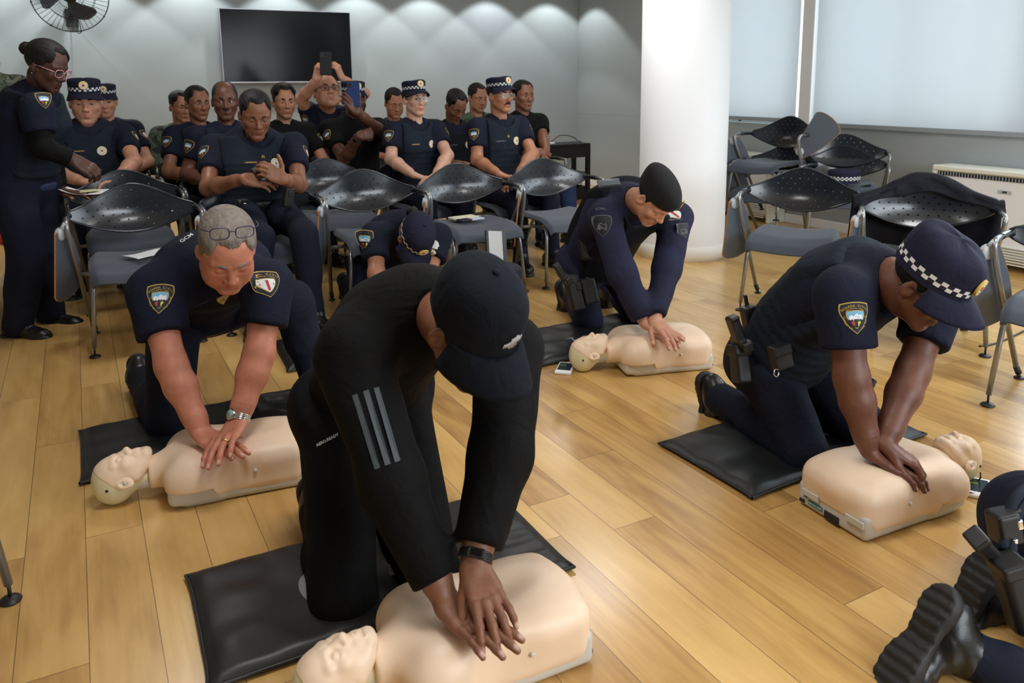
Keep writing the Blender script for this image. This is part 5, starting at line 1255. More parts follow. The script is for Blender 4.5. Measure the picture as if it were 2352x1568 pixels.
# phone officer, front row
p = seated('officer in front row looking down at a phone in both hands', A(0.8426, 4.3876, 1.095), 'brown', yaw=.06, hyaw=-.02, pitch=-.40, pel=A(0.8504, 4.5156, 0.5903), nk=A(0.8704, 4.5759, 0.9538), q=1.15, bw=1.08, belly=.5, tm=1.12,
    arms=dict(r=dict(sh=A(0.6542, 4.6612, 0.9049), e=A(0.5882, 4.4508, 0.7092), w=A(0.7197, 4.1393, 0.7834), d=(.85, -.3, -.12), n=(.2, -.7, .5), pose=LAPL), l=dict(sh=A(1.0655, 4.4954, 0.9089), e=A(1.0196, 4.2522, 0.7195), w=A(0.8965, 4.0417, 0.7773), d=(-.75, .05, .50), n=(.2, -.9, .2), pose=dict(curl=(.55, .7, .4), spread=.03, thumb=(.5, .9, .3)))),
    knees=dict(r=(A(0.7512, 3.9753, 0.5058), A(0.6992, 4.0369, 0.0849)), l=(A(0.9562, 3.9344, 0.514), A(0.9744, 3.887, 0.0865))), head=dict(eye='half', w=1.04, jaw=1.05, nose=1.1), gaze=(0, 1, -.6))
uniform(p, chev=True, badge='round'); p.hair(H_black, top=.012, side=.004); p.brows(H_black); P_phone = p
p = seated('capped officer with round chest badge seated behind the standing woman', A(0.0709, 5.8939, 1.1485), 'fair', yaw=-.02, hyaw=-.05, pitch=-.10, bw=1.12, k=1.08, hs=1.06, head=dict(eye='half', w=1.02, jaw=1.05), stubble=.3,
    arms=dict(r=dict(e=A(-0.1558, 5.7599, 0.7179), w=A(0.0114, 5.4297, 0.6778), d=(.9, -.2, -.1), n=UP, pose=LAPL), l=dict(e=A(0.3084, 5.6317, 0.7661), w=A(0.194, 5.3348, 0.702), d=(-.8, -.3, -.1), n=UP, pose=LAPL)))
uniform(p); p.cap(M_capnavy, 'patrol', tilt=.0); p.hair(H_black, top=.003, side=.002); p.brows(H_black)
p = seated('capped officer half hidden behind another capped officer at left', A(0.2114, 6.7399, 1.1379), 'fair', hyaw=-.1, pitch=-.1, bw=1.05, stubble=.3)
uniform(p); p.cap(M_capnavy, 'patrol'); p.hair(H_black, top=.003, side=.002); p.brows(H_black)
p = seated('short-haired man in green camouflage jacket at the left of the audience', A(0.7415, 6.8442, 1.0818), 'tan', yaw=.1, hyaw=.35, pitch=-.12, sl=1)
p.shirt(M_camo, 1.9, wr=.006); p.body(); p.trousers(M_camo, p.lg); p.hair(H_black, top=.012, side=.003); p.brows(H_black, 1.1)
p = seated('young short-haired officer seated next to the balding man, looking to the right', A(0.7661, 6.0293, 1.1206), 'brown', yaw=.1, hyaw=.30, pitch=-.02, tm=1.1)
uniform(p, badge=None); p.hair(H_black, top=.010, side=.004); p.brows(H_black, 1.1); p.mustache(H_black, .022, .004)
p = seated('balding officer with grey moustache glancing sideways behind the phone officer', A(0.8396, 5.3014, 1.1492), 'dark', yaw=.05, hyaw=-.12, pitch=-.05, gaze=(-.55, 1, .05), bw=1.05, tm=1.05, arms=dict(r=dict(e=A(0.5833, 5.2959, 0.7024), w=A(0.6624, 4.9591, 0.6781))), head=dict(w=1.0, jaw=.98, nose=1.1))
uniform(p, badge=None, name=None); p.hair(H_mix, top=.006, side=.005, bald=1); p.brows(H_black); p.mustache(H_mix, .024, .0055)
p = seated('man with thick black hair and dark polo under the television', A(1.3386, 5.8911, 1.1241), 'tan', yaw=.05, hyaw=.02, pitch=-.03, stubble=.35)
p.shirt(M_blk, .6); p.body(); p.patch(p.shirt_sdf, front(p, .10, .2, .14), p.F, p.up, DES['star'], .95, 'chest_badge'); p.patch(p.shirt_sdf, p.sh['l']+p.L*.05+p.F*.05-p.up*.06, p.L+p.F*.6, p.up, DES['crossc'], .9); p.trousers(M_trou, p.lg); p.boots(h=.009)
p.hair(H_black, top=.022, side=.006); p.brows(H_black, 1.35)
p = seated('man in glasses leaning back and raising a phone overhead', A(1.8971, 6.753, 1.1793), 'fair', yaw=.05, hyaw=0, pitch=.32, bw=1.10, k=1.12, hs=1.12, head=dict(w=1.04, fat=.8, jaw=1.05), pel=A(1.9476, 6.7867, 0.6061), nk=A(1.9207, 6.8422, 0.9922), pz=.6,
    arms=dict(r=dict(sh=A(1.7878, 6.8877, 0.972), e=A(1.6908, 6.7969, 1.1237), w=A(1.7777, 6.6077, 1.2849), d=(.25, -.1, 1), n=(-.5, -.5, .1), pose=HOLD), l=dict(sh=A(2.1304, 6.8193, 0.9873), e=A(2.1759, 6.599, 1.1692), w=A(1.9647, 6.5074, 1.2937), d=(-.35, -.1, 1), n=(.6, -.5, .1), pose=HOLD)))
uniform(p, chev=True, name='namew'); p.hair(H_black, top=.006, side=.004, hl=.093); p.brows(H_black); p.glasses(M_black); P_up = p
p = seated('capped officer hiding his face behind a blue phone', A(1.8607, 5.897, 1.1335), 'dark', yaw=.05, hyaw=.05, pitch=-.05, bw=1.08, k=1.06, head=dict(w=1.0),
    arms=dict(r=dict(e=A(1.6982, 5.6707, 0.705), w=A(1.7452, 5.4265, 0.8877), d=(.8, 0, .15), n=(0, -.9, .5), pose=FIST), l=dict(e=A(1.9986, 5.5966, 0.8685), w=A(1.7492, 5.4563, 1.0508), d=(-.55, .0, .8), n=(.1, -.95, .1), pose=dict(curl=(.3, .7, .4), spread=.05, thumb=(.6, .8, .2)))))
uniform(p, vest=False, badge=None, shirt=M_blk); p.cap(M_capnavy, 'patrol'); p.hair(H_black, top=.003, side=.002); P_blue = p
p = seated('dark-haired woman looking down behind the woman in glasses and cap', A(2.4106, 6.5123, 1.0855), 'tan', hyaw=-.05, pitch=-.3, bw=.92, head=dict(eye='closed', w=.97, fat=.3), tm=1.1)
uniform(p, vest=False, badge=None, name=None, pat=''); p.hair(H_black, top=.010, side=.008, hl=.084, temple=.04); p.brows(H_black, .8)
p = seated('woman officer in checkered cap and clear glasses with red lipstick', A(2.1141, 5.2973, 1.1375), 'pale', yaw=.05, hyaw=.10, pitch=.02, bw=.98, head=dict(w=.97, jaw=.93, nose=.9, lip=1.15), lipcol=(.80, .14, .16), bust=1,
    arms=dict(r=dict(e=A(1.8963, 5.2208, 0.7304), w=A(1.9139, 4.8499, 0.6562), d=(.8, -.4, -.2), n=UP, pose=LAPL), l=dict(e=A(2.2631, 5.0816, 0.7462), w=A(2.0386, 4.7806, 0.6493), d=(-.8, -.4, -.2), n=UP, pose=LAPL)))
uniform(p); p.cap(M_capnavy, 'patrol', tilt=.06); p.hair(H_black, top=.004, side=.007, back=-.07); p.brows(H_black, .8); p.glasses(mat('clear_rims', srgb(196, 188, 170), .2), w=.026, hh=.0185)
p = seated('man in dark vest with his head bowed low, beside the woman in the checkered cap', A(2.6591, 5.7964, 1.0728), 'brown', yaw=.02, hyaw=.12, pitch=-.62, bw=1.08, head=dict(eye='closed', w=1.0), stubble=.3, tm=1.1)
uniform(p, pat='', badge='roundc', name='nameg', vm=cloth('black_vest_cloth', srgb(22, 25, 32))); p.hair(H_black, top=.012, side=.004, hl=.094); p.brows(H_black)
p = seated('older man in green camouflage jacket behind the moustached officer', A(3.1292, 6.3581, 1.1196), 'tan', hyaw=.12, pitch=-.22, head=dict(eye='half', fat=.4))
p.shirt(M_camo, 1.9, wr=.006); p.body(); p.trousers(M_camo, p.lg); p.hair(H_dark, top=.009, side=.004); p.brows(H_black)
p = seated('officer with thick black moustache, glasses and checkered cap', A(2.642, 5.013, 1.1564), 'tan', yaw=.05, hyaw=.22, pitch=.02, bw=1.06, head=dict(w=1.0, jaw=1.02), tm=1.1,
    arms=dict(r=dict(e=A(2.42, 4.9329, 0.7192), w=A(2.4051, 4.5821, 0.6569), d=(.8, -.4, -.2), n=UP, pose=LAPL), l=dict(e=A(2.8081, 4.8437, 0.7546), w=A(2.5384, 4.5636, 0.6387), d=(-.8, -.4, -.2), n=UP, pose=LAPL)))
uniform(p, chev=True, name='nameg'); p.cap(M_capnavy, 'patrol', tilt=.05); p.hair(H_black, top=.003, side=.002); p.brows(H_black, 1.1); p.mustache(H_black, .027, .0085); p.glasses(mat('clear_rims', srgb(196, 188, 170), .2))
p = seated('man in plain black T-shirt at the right end of the audience', A(3.1858, 5.6381, 1.1414), 'brown', yaw=.05, hyaw=.05, pitch=-.02, bw=1.02, head=dict(w=1.02), tm=1.05, arms=dict(r=dict(w=A(3.0403, 5.2908, 0.7337), d=(.8, -.3, -.1), n=(0, -.5, .8)), l=dict(e=A(3.2987, 5.5071, 0.7869), w=A(3.1837, 5.2694, 0.7282), d=(-.4, -.5, -.7), n=(.3, -.9, .2), pose=LAPL)))
p.shirt(M_blk, .55, collar=False); p.body(); p.trousers(cloth('denim', srgb(38, 52, 86)), p.lg); p.boots(h=.009); p.hair(H_black, top=.010, side=.005); p.brows(H_black)
# ---- camouflage shoulder at the left edge
c0 = A(-0.4602, 5.9816, 1.2971); f0 = A(math.sin(.3), -math.cos(.3), 0); l0 = A(math.cos(.3), math.sin(.3), 0); pz0 = c0-A(0, 0, .50)
p = seated('person in green camouflage jacket cut by the left edge', A(-0.4587, 5.9468, 1.4187), 'brown', yaw=.3, hyaw=.4, pitch=-.1, bw=1.0, group=None, nk=c0, pel=pz0,
    arms=dict(r=dict(w=pz0-l0*.25+f0*.08, d=A(0, 0, -1)+f0*.2, n=-l0, pole=-f0), l=dict(w=pz0+l0*.25+f0*.08, d=A(0, 0, -1)+f0*.2, n=l0, pole=-f0)),
    knees=dict(r=(A(*(pz0-l0*.10)[:2], .42), A(*(pz0-l0*.11-f0*.03)[:2], .085)), l=(A(*(pz0+l0*.10)[:2], .42), A(*(pz0+l0*.11-f0*.03)[:2], .085))))
p.shirt(M_camo, 1.9, wr=.006); p.body(); p.trousers(M_camo, p.lg); p.boots(h=.009); p.hair(H_black)
# ---- standing woman at left
fx = nz(A(.80, -.58, 0)); Lx = np.cross(A(0, 0, 1), fx)
p = Person('person', 'standing woman with hair bun and pink glasses leaning over a writing tablet', None, L=Lx, hd=A(-0.1029, 4.641, 1.3491), nk=A(-0.159, 4.7274, 1.2208), pel=A(-0.2548, 4.8079, 0.7749), hf=fx*.92+A(0, 0, -.38), hu=(.25, -.15, .95), tone='deep', head=dict(eye='half', w=.98, nose=1.15, lip=1.1), bw=1.04, bend=.02, bust=1, tm=1.15, q=1.15,
    arms=dict(r=dict(sh=A(-0.1598, 4.5277, 1.1426), e=A(-0.1541, 4.4885, 0.9587), w=A(-0.0224, 4.5074, 0.8907), d=(.62, -.1, -.45), n=(.3, -.7, .5), pose=dict(curl=(.5, .7, .4), spread=.03, thumb=(.8, .2, -.6)), **{'from': 1}), l=dict(sh=A(-0.1399, 4.887, 1.1447), e=A(-0.1252, 4.9077, 0.8782), w=A(-0.1107, 4.8646, 0.6986), d=(.85, -.35, -.1), n=UP, pose=dict(curl=(.15, .2, .2), spread=.06, thumb=(.7, .6, -.2)))))
p.shirt(M_navy, .62, r0=.078, r1=.070, wr=.005); p.undersleeve(M_blk, 1.88); p.vest(M_navy2, .10, .93, .02); p.body(hh=.0042, hah=.0042)
p.hair(H_dark, top=.014, side=.010, back=-.05, temple=.03); p.bun(H_dark, (0, -.128, .045), .036); p.glasses(mat('pink_rims', srgb(196, 142, 146), .3), w=.026, hh=.019, th=.0024)
g = MB(); [g.lathe([(0, .004), (.003, .003), (.0035, 0)], 10, T=axes(A(sg*.083, -.004, -.042), A(sg, 0, 0), A(0, 0, 1))) for sg in (-1,)]; p.mesh('earring', p.HP(np.concatenate(g.V)), g.F, [M_chrome], p.skin_o)
p.trousers(M_trou, dict(r=dict(k=A(-0.2758, 4.6303, 0.3993), a=A(-0.3443, 4.603, 0.0692), t=fx*1+A(0, 0, -.12), u=UP), l=dict(k=A(-0.2092, 4.8234, 0.3904), a=A(-0.2054, 4.8225, 0.0422), t=fx*1+A(0, 0, -.02), u=UP)), r=(.108, .082, .076, .072), wr=.006); p.belt(mat('blue_belt', srgb(34, 48, 82), .7)); p.boots(h=.007)
p.patch(p.shirt_sdf, A(-0.1112, 4.384, 1.194), (.12, -1, .1), (0, 0, 1), DES['cityc'], .95)
P_stand = p
# ---- kneeling person at the bottom right, boots and belt in view
p = Person('person', 'person kneeling at bottom right, only boots, holster and hip in view', None, L=(.35, .94, 0), hd=A(2.5265, 0.7796, 0.4645), nk=A(2.4474, 0.7975, 0.3353), pel=A(2.0274, 0.9008, 0.1652), hf=(.8, -.3, -.5), hu=(.4, 0, .9), tone='tan', bw=1.02,
    arms=dict(r=dict(w=A(2.2602, 0.6042, 0.0072), n=UP, d=(1, 0, -.1)), l=dict(w=A(2.4068, 0.6323, -0.0312), n=UP, d=(1, 0, -.1))))
p.shirt(M_navy, .6); p.body(); p.hair(H_black)
p.trousers(M_trou, dict(r=dict(k=A(1.6872, 0.7212, -0.0473), a=A(1.5512, 0.885, 0.0563), t=(-.70, .05, -.72), u=(.66, -.30, -.66)), l=dict(k=A(2.125, 0.7704, -0.1107), a=A(1.8106, 0.9465, 0.0307), t=(-.55, .1, -.83), u=(.80, -.20, -.55)))); p.belt(); p.boots(h=.005, shaft=.16)
P_br = p
# ------------------------------------------------------------------ chairs
row_chair('A', .22, 4.25, 'empty dark grey chair at left with a white sheet on its seat')
row_chair('P', .835, 4.27, 'chair the phone officer sits on in the front row')
row_chair('E', 1.45, 4.25, 'empty chair to the right of the phone officer, behind the bending woman')
row_chair('F', 2.06, 4.25, 'empty chair with notebook and folded paper on its seat')
row_chair('G', 2.68, 4.25, 'empty chair at the right end of the front row, nearest the pillar')
row_chair('B', .22, 5.03, 'empty chair with its writing tablet open under the standing woman\'s hand', 'flat')
row_chair('D', 1.45, 5.05, 'empty second-row chair peeping out between the phone officer and the next chair')
SEATS = [(n.root, n) for n in ALLP if n.root.get('group') == 'seated audience' and n is not P_phone]
for r, n in SEATS:
    x, y = n.pel[:2]+n.f[:2]*.10
    chair((x, y, 0), math.atan2(-n.f[0], n.f[1]), 'chair mostly hidden under the '+n.root['label'].split(' seated ')[0].split(' behind ')[0].split(' at ')[0].split(' looking')[0].split(' with ')[0].split(' and ')[0], 'down' if n.root.name[-1] in '13579' else None)
chair((3.42, 3.02, 0), 2.15, 'empty grey-blue chair standing free at right, before the stacked chairs')
R2 = chair((3.53, 2.31, 0), 2.3, 'chair with a dark jacket hung over its back, before the air conditioner')
chair((3.26, 1.50, 0), 1.86, 'chair cut by the right edge of the picture')
chair((4.65, 4.385, 0), 1.69, 'lower chair of the left stack beside the pillar', 'down')
chair((4.66, 4.39, .215), 1.69, 'upper chair of the left stack beside the pillar, tablet folded', 'down', rot=(0, .03, 1.66))
chair((4.93, 3.93, 0), 2.28, 'lower chair of the right stack under the blinds', None)
chair((4.94, 3.94, .085), 2.28, 'upper chair of the right stack under the blinds, tablet raised', 'up')
chair((-.535, 2.043, 0), 4.2, 'chair cut by the left edge, only one leg in view', None)
# ------------------------------------------------------------------ mats
def matprint(r, top, lx, ly, items):
    for v, f, o, ang in items:
        c, s = math.cos(ang), math.sin(ang); q = v@np.array([[c, s], [-s, c]])+A(*o)
        link('mat_print', newmesh('mat_print', np.array([A(x, y, top(x/lx+.5, y/ly+.5)[2]+.0012) for x, y in q]), f, [M_print], smooth=False), r)
def crescent(r, w):
    a = np.linspace(.62*pi, 1.42*pi, 20); o = [(r*math.cos(t), r*math.sin(t)*1.15) for t in a]; i = [((r-w*math.sin((t-.62*pi)/(.8*pi)*pi)**.8)*math.cos(t), (r-w*math.sin((t-.62*pi)/(.8*pi)*pi)**.8)*math.sin(t)*1.15) for t in a[::-1]]
    n = len(o); P = np.array(o+i); return P, [(k, k+1, 2*n-2-k, 2*n-1-k) for k in range(n-1)]
r, t = exmat((.588, 1.80), -.02, .88, .43, 'black mat under the nearest kneeling man', seed=2)
matprint(r, t, .88, .43, [(*crescent(.075, .022), (-.135, -.02), .2), (*text2d('bo', .11, True), (.055, -.035), .04), (*blob([(-.03, 0), (.05, .006), (.05, .014), (-.03, .009)]), (.06, .055), 0)])
exmat((.35, 2.93), .0, .86, .43, 'black mat under the grey-haired kneeling man', seed=3)
r, t = exmat((2.11, 1.82), .02, .84, .42, 'black mat with one corner towards the room, under the officer at right', seed=4)
matprint(r, t, .84, .42, [(*crescent(.06, .018), (.12, -.02), .3), (*text2d('a', .11, True), (.22, -.03), 0)])
r, t = exmat((2.13, 3.12), .03, .88, .43, 'black mat under the man in the black beret', seed=5)
matprint(r, t, .88, .43, [(*text2d('Z', .07, True), (-.13, -.05), .2), (*text2d('c', .06, True), (-.06, -.04), .2)])
r, t = exmat((1.17, 3.58), -.06, .86, .43, 'black mat lying behind the grey-haired man, under the bending woman', seed=6)
matprint(r, t, .86, .43, [(*blob([(-.02, -.06), (.02, -.07), (.03, .05), (-.012, .06)]), (-.28, -.07), 0)])
def bundle():
    r = empty('folded_vinyl_bag', A(0.5599, 2.8203, 0.0949)*A(1, 1, 0), 0, 'crumpled black vinyl bag lying between the grey-haired man and the nearest man', 'bag')
    def f(P):
        d = s_box(P, A(.06, 0, .035), A(.15, .16, .04), .03); return d+.010*np.sin(P[:, 0]*28+4*np.sin(P[:, 1]*17))*np.cos(P[:, 1]*21)+.004*np.sin(P[:, 0]*70+P[:, 1]*50)
    V, F = polygonize(lambda P: smax(f(P), .001-P[:, 2], .004), A(-.14, -.22, -.02), A(.28, .22, .12), .006); link('vinyl_sheet', newmesh('vinyl_sheet', V, F, [M_mat]), r)
bundle()
# ------------------------------------------------------------------ feedback devices, papers, small things
def device(c, rz, label):
    r = empty('feedback_device', (c[0], c[1], 0), rz, label, 'device', 'white feedback devices')
    m = MB(); m.box((0, 0, .007), (.036, .062, .007), b=.005); link('case', m.mesh('case', [M_white]), r)
    m = MB(); m.box((0, .004, .0142), (.029, .044, .0008), b=.0004); m.box((-.01, .015, .0151), (.012, .006, .0002), 1, b=.0001); link('display', m.mesh('display', [mat('display_dark', srgb(30, 52, 58), .2), mat('display_mark', srgb(110, 140, 60), .4)]), r)
device((1.795, 2.815), -.75, 'small white feedback device beside the head of the far manikin')
device((2.335, 1.305), -1.0, 'small white feedback device with cables beside the manikin at right')
def cable(name, P, label, r=.0022, m=None): b = MB(); b.tube(P, r, 6, sub=8); return tag(b.build(name, [m or M_black]), label, 'cable')
cable('device_cable', [(2.3088, 1.2987, 0.0120), (2.3706, 1.2988, 0.0040), (2.4174, 1.2661, 0.0040), (2.4043, 1.2135, 0.0040)], 'black cable curving from the device towards the right edge')
cable('device_cable', [(2.2714, 1.2936, 0.0160), (2.3144, 1.2587, 0.0040), (2.3392, 1.2213, 0.0040), (2.3636, 1.1846, 0.0040)], 'second black cable leaving the device below the first')
cable('head_cable', [(2.3234, 1.3539, 0.0200), (2.3399, 1.3349, 0.0040), (2.3706, 1.3207, 0.0200), (2.3552, 1.3114, 0.0500)], 'short black cable looping under the head of the manikin at right')
cable('floor_cable', [(3.6467, 2.0911, 0.0040), (3.7304, 2.0789, 0.0040), (3.8480, 2.0853, 0.0040), (4.0617, 2.1181, 0.0040)], 'black cable on the floor between the two chairs at right', .005)
M_paper = mat('paper', srgb(226, 230, 234), .8)
def sheet(name, loc, rz, sx, sy, label, cat, curl=.0, mats=None, lines=True):
    m = MB(); m.grid(lambda u, v: ((u-.5)*sx, (v-.5)*sy, .001+curl*max(0, u-.55)**2*4+.003*math.sin(u*5+v*3)), 14, 10)
    o = m.build(name, [mats or M_paper]); o.location = loc; o.rotation_euler = (0, 0, rz); q = o.modifiers.new('th', 'SOLIDIFY'); q.thickness = .0006
    return tag(o, label, cat)
sheet('paper_sheet', (.26, 4.22, .432), .5, .20, .14, 'white sheet of paper lying on the seat of the empty chair at left', 'paper')
tb = A(.025, 4.86, .681)
sheet('paper_sheet', tb, 2.9, .24, .18, 'white sheet with a curled corner on the open writing tablet', 'paper', curl=.035)
m = MB(); m.box((0, 0, .004), (.052, .034, .003), 0, b=.001)
for k in range(14): m.tube([(-.046+.007*k, .032+.006*math.cos(t), .005+.006*math.sin(t)) for t in np.linspace(0, 2*pi, 9)], .0009, 4, 1, cap=False)
o = m.build('spiral_notebook', [mat('notebook_cover', srgb(214, 208, 150), .6), M_black]); o.location = tb+A(.0, -.015, .006); o.rotation_euler = (0, 0, .35); tag(o, 'small spiral notebook on the sheet of paper on the writing tablet', 'notebook')
s0 = A(2.06, 4.25, .428)
m = MB(); m.box((0, 0, .006), (.085, .045, .006), b=.002); o = m.build('notebook', [mat('cream_cover', srgb(226, 220, 196), .7)]); o.location = s0+A(-.03, .09, .004); o.rotation_euler = (0, 0, .12); tag(o, 'cream notebook on the empty chair behind the bending woman', 'notebook')
m = MB(); m.box((-.05, 0, .006), (.035, .032, .006), 0, b=.003); m.box((.035, 0, .005), (.05, .028, .005), 1, b=.004); m.box((-.012, 0, .0065), (.004, .0325, .006), 2, b=.001); o = m.build('folded_leaflet', [M_pnavy, mat('pale_blue_paper', srgb(196, 210, 226), .7), M_red]); o.location = s0+A(-.02, .01, .004); o.rotation_euler = (0, 0, .15); tag(o, 'folded navy and pale blue leaflet on the empty chair behind the bending woman', 'leaflet')
# bag and papers on the floor before that chair
b0 = A(2.02, 3.92, 0)
r = empty('backpack', b0, .2, 'dark backpack with blue piping on the floor before the chair with the notebook', 'bag')
V, F = polygonize(lambda P: s_box(P, A(0, 0, .11), A(.15, .10, .115), .05)+.004*np.sin(P[:, 0]*40+P[:, 2]*30), A(-.2, -.15, -.02), A(.2, .15, .26), .009); link('pouch', newmesh('pouch', V, F, [mat('bag_cloth', srgb(40, 46, 54), .75, bump=.3, bscale=500)]), r)
m = MB(); m.tube([(-.145, -.06, .06), (-.05, -.103, .07), (.06, -.103, .09), (.146, -.05, .075)], .006, 6, sub=5); m.tube([(-.12, -.09, .17), (.0, -.104, .19), (.12, -.09, .17)], .005, 6, sub=5); link('piping', m.mesh('piping', [mat('blue_piping', srgb(60, 148, 190), .5)]), r)
m = MB(); m.tube([(-.03, -.106, .13), (.02, -.112, .12), (.05, -.108, .10)], .004, 6, sub=4); link('zip_pull', m.mesh('zip_pull', [M_whi]), r)
m = MB(); m.box((0, 0, .10), (.075, .006, .10), 0, b=.002); m.box((-.01, -.008, .11), (.05, .0015, .085), 1, b=.0005); o = m.build('clipboard_folder', [M_black, M_paper]); o.location = b0+A(.02, .0, .222); o.rotation_euler = (-.25, .15, .2); tag(o, 'black folder with white paper standing on the dark backpack', 'folder')
def loose_cap(loc, rz, label, sc=1.0):
    r = empty('checkered_cap', loc, rz, label, 'cap', 'loose uniform caps'); n = 36; rx, ry = .085*sc, .105*sc; prof = [(1, 0), (1.01, .03), (1.04, .055), (1.0, .07), (.8, .076), (.4, .079), (.02, .08)]
    m = MB(); m.lathe([(q*1., z) for q, z in prof], n, T=np.diag([rx, ry, 1, 1])); link('crown', m.mesh('crown', [M_capnavy]), r)
    V = []; F = []; mi = []
    for i in range(49):
        a = 2*pi*i/48
        for j in range(4): V.append((rx*1.03*math.cos(a), ry*1.025*math.sin(a), .006+.009*j))
    for i in range(48):
        for j in range(3): F.append((i*4+j, i*4+4+j, i*4+5+j, i*4+1+j)); mi.append((i+j) % 2)
    link('checker_band', newmesh('checker_band', V, F, [M_pnavy, M_whi], mi, False), r)
    m = MB(); m.grid(lambda u, v: (rx*math.cos(pi/2+(u-.5)*2.2)*(1+.15*v), ry*math.sin(pi/2+(u-.5)*2.2)+.06*v*math.cos((u-.5)*pi)**.6, .002-.012*v), 20, 6); o = link('brim', m.mesh('brim', [M_capnavy]), r); q = o.modifiers.new('th', 'SOLIDIFY'); q.thickness = .003
    return r
loose_cap((4.90, 3.90, .525), 2.0, 'dark cap with checkered band on the right stack of chairs', 1.25)
V, F = polygonize(lambda P: s_box(P, A(0, 0, .03), A(.19, .16, .03), .025)+.010*np.sin(P[:, 0]*22+3*np.sin(P[:, 1]*15))+.005*np.sin(P[:, 1]*45), A(-.25, -.22, -.03), A(.25, .22, .1), .008)
o = link('folded_jacket', newmesh('folded_jacket', V, F, [M_navy])); o.location = (4.93, 3.93, .435); o.rotation_euler = (0, 0, 2.3); tag(o, 'folded dark jacket on the seat of the right stack of chairs', 'jacket')
loose_cap((3.56, 2.34, .425), 2.3, 'dark cap with checkered band on the seat below the hung jacket')
# jacket hung over the chair back
def jacket():
    m = MB()
    def fn(u, v):
        x = .335*(2*u-1); s = max(-1, min(1, x/.30)); zt = (back_top(s) if abs(x) < .3 else CH_TIP+.01)+.014; yb = back_pt(max(-.3, min(.3, x)), zt)[1]; w = .007*math.sin(u*19+2.5*math.sin(v*5))+.005*math.sin(u*33-v*14+2*math.sin(u*9))+.004*math.sin(v*22+u*8); z0 = .612+.075*math.cos(s*pi/2)+.008*math.sin(u*17)
        if v < .22: t = v/.22; return (x, yb+.030+.012*(1-t)+w*.5, min(zt, z0)+(zt-min(zt, z0))*t)
        if v < .32: t = (v-.22)/.10; a = pi*t; return (x, yb+.030*math.cos(a), zt+.020*math.sin(a)+w*.3)
        t = (v-.32)/.68; L = .50+.08*math.sin(u*5+1)+.06*math.cos(u*11); return (x*(1+.10*t*(1-t)), yb-.032-.07*t*(1-.4*t)+w*(.5+t), zt-L*t)
    m.grid(fn, 56, 40); o = m.build('hung_jacket', [cloth('jacket_cloth', srgb(20, 22, 30), rough=.7)]); q = o.modifiers.new('th', 'SOLIDIFY'); q.thickness = .006
    o.location = R2.location; o.rotation_euler = R2.rotation_euler; tag(o, 'dark jacket draped over the back of the chair at right', 'jacket')
jacket()
m = MB(); m.box((0, 0, .05), (.05, .04, .05), b=.02); o = m.build('red_pouch', [mat('red_plastic', srgb(200, 52, 34), .5)]); o.location = (-0.5780, 7.4737, 0.0000); tag(o, 'small red object on the floor behind the standing woman at the left edge', 'pouch')
# ------------------------------------------------------------------ things people hold or wear
def phone(a, ux, uy, w, h, label, col, th=.009, cam=True):
    z = np.cross(nz(ux), nz(uy)); T = axes(a, z, ux); T[:3, 1] = np.cross(T[:3, 2], T[:3, 0]); b = MB(); b.box((0, 0, 0), (w/2, h/2, th/2), 0, b=.003, T=T)
    o = b.build('smartphone', [col]); o['label'] = label; o['category'] = 'phone'; o['group'] = 'phones in hands'
    if cam:
        c = MB(); c.box((-w*.28, h*.36, th/2+.001), (w*.15, h*.09, .0012), 0, b=.001, T=T); c.build('camera_bump', [M_black], o)
    c = MB(); c.box((0, 0, -th/2-.0003), (w/2-.003, h/2-.004, .0003), 0, b=.0002, T=T); c.build('screen', [M_blackgloss], o)
    return o
phone(A(0.8072, 4.0974, 0.8128), A(.85, .1, .3), A(-.2, .9, .35), .07, .14, 'dark phone in both hands of the seated front-row officer', M_black)
phone(A(1.833, 6.5102, 1.4133), A(.9, -.45, 0), A(0, .2, 1), .095, .185, 'black phone held high in front of the television', mat('phone_black', srgb(14, 18, 22), .6))
phone(A(1.7211, 5.4498, 1.1754), A(.9, -.45, 0), A(0, 0, 1), .088, .172, 'blue phone hiding the face of a capped officer', mat('phone_blue', srgb(34, 58, 108), .4))
def worn(p, name, b, mats, parent=None): return p.mesh(name, np.concatenate(b.V), b.F, mats, parent or p.skin_o, mi=b.M, smooth=b.S)
def wristband(p, g, dist, r, w, m, face=None, dial=None, fl=.80):
    ax = nz(p.el[g]-p.wr[g]); n = p.H[g]['n']; n = nz(n-ax*(n@ax)); x = np.cross(n, ax); c = p.wr[g]+ax*dist; T = frame(c, x, n, np.cross(x, n)); b = MB()
    for z in np.linspace(-w/2, w/2, 4): b.tube([(r*math.cos(t), r*fl*math.sin(t), z) for t in np.linspace(0, 2*pi, 33)], .0028, 6, cap=False, T=T)
    o = worn(p, 'wristwatch', b, [m])
    b = MB()
    if face == 'round': b.lathe([(0, .010), (.0125, .010), (.0165, .0085), (.018, .004), (.0175, -.002)], 24, 0, T=axes(c+n*r*fl, n, x)); b.lathe([(0, .0108), (.0135, .0104), (.0138, .0095)], 24, 1, T=axes(c+n*r*fl, n, x))
    elif face == 'pill': b.box((0, r*fl+.004, 0), (.019, .0055, .010), 0, b=.005, T=T); b.box((.0, r*fl+.0095, 0), (.012, .0006, .0065), 1, b=.0004, T=T)
    if face: worn(p, 'watch_face', b, [m, dial], o)
wristband(P_left, 'l', .012, .036, .016, M_chrome, 'round', mat('watch_dial', srgb(150, 205, 190), .12))
wristband(P_front, 'l', .020, .0345, .014, M_black, 'pill', M_blackgloss)
wristband(P_blue, 'r', .03, .036, .014, M_black, 'round', M_blackgloss)
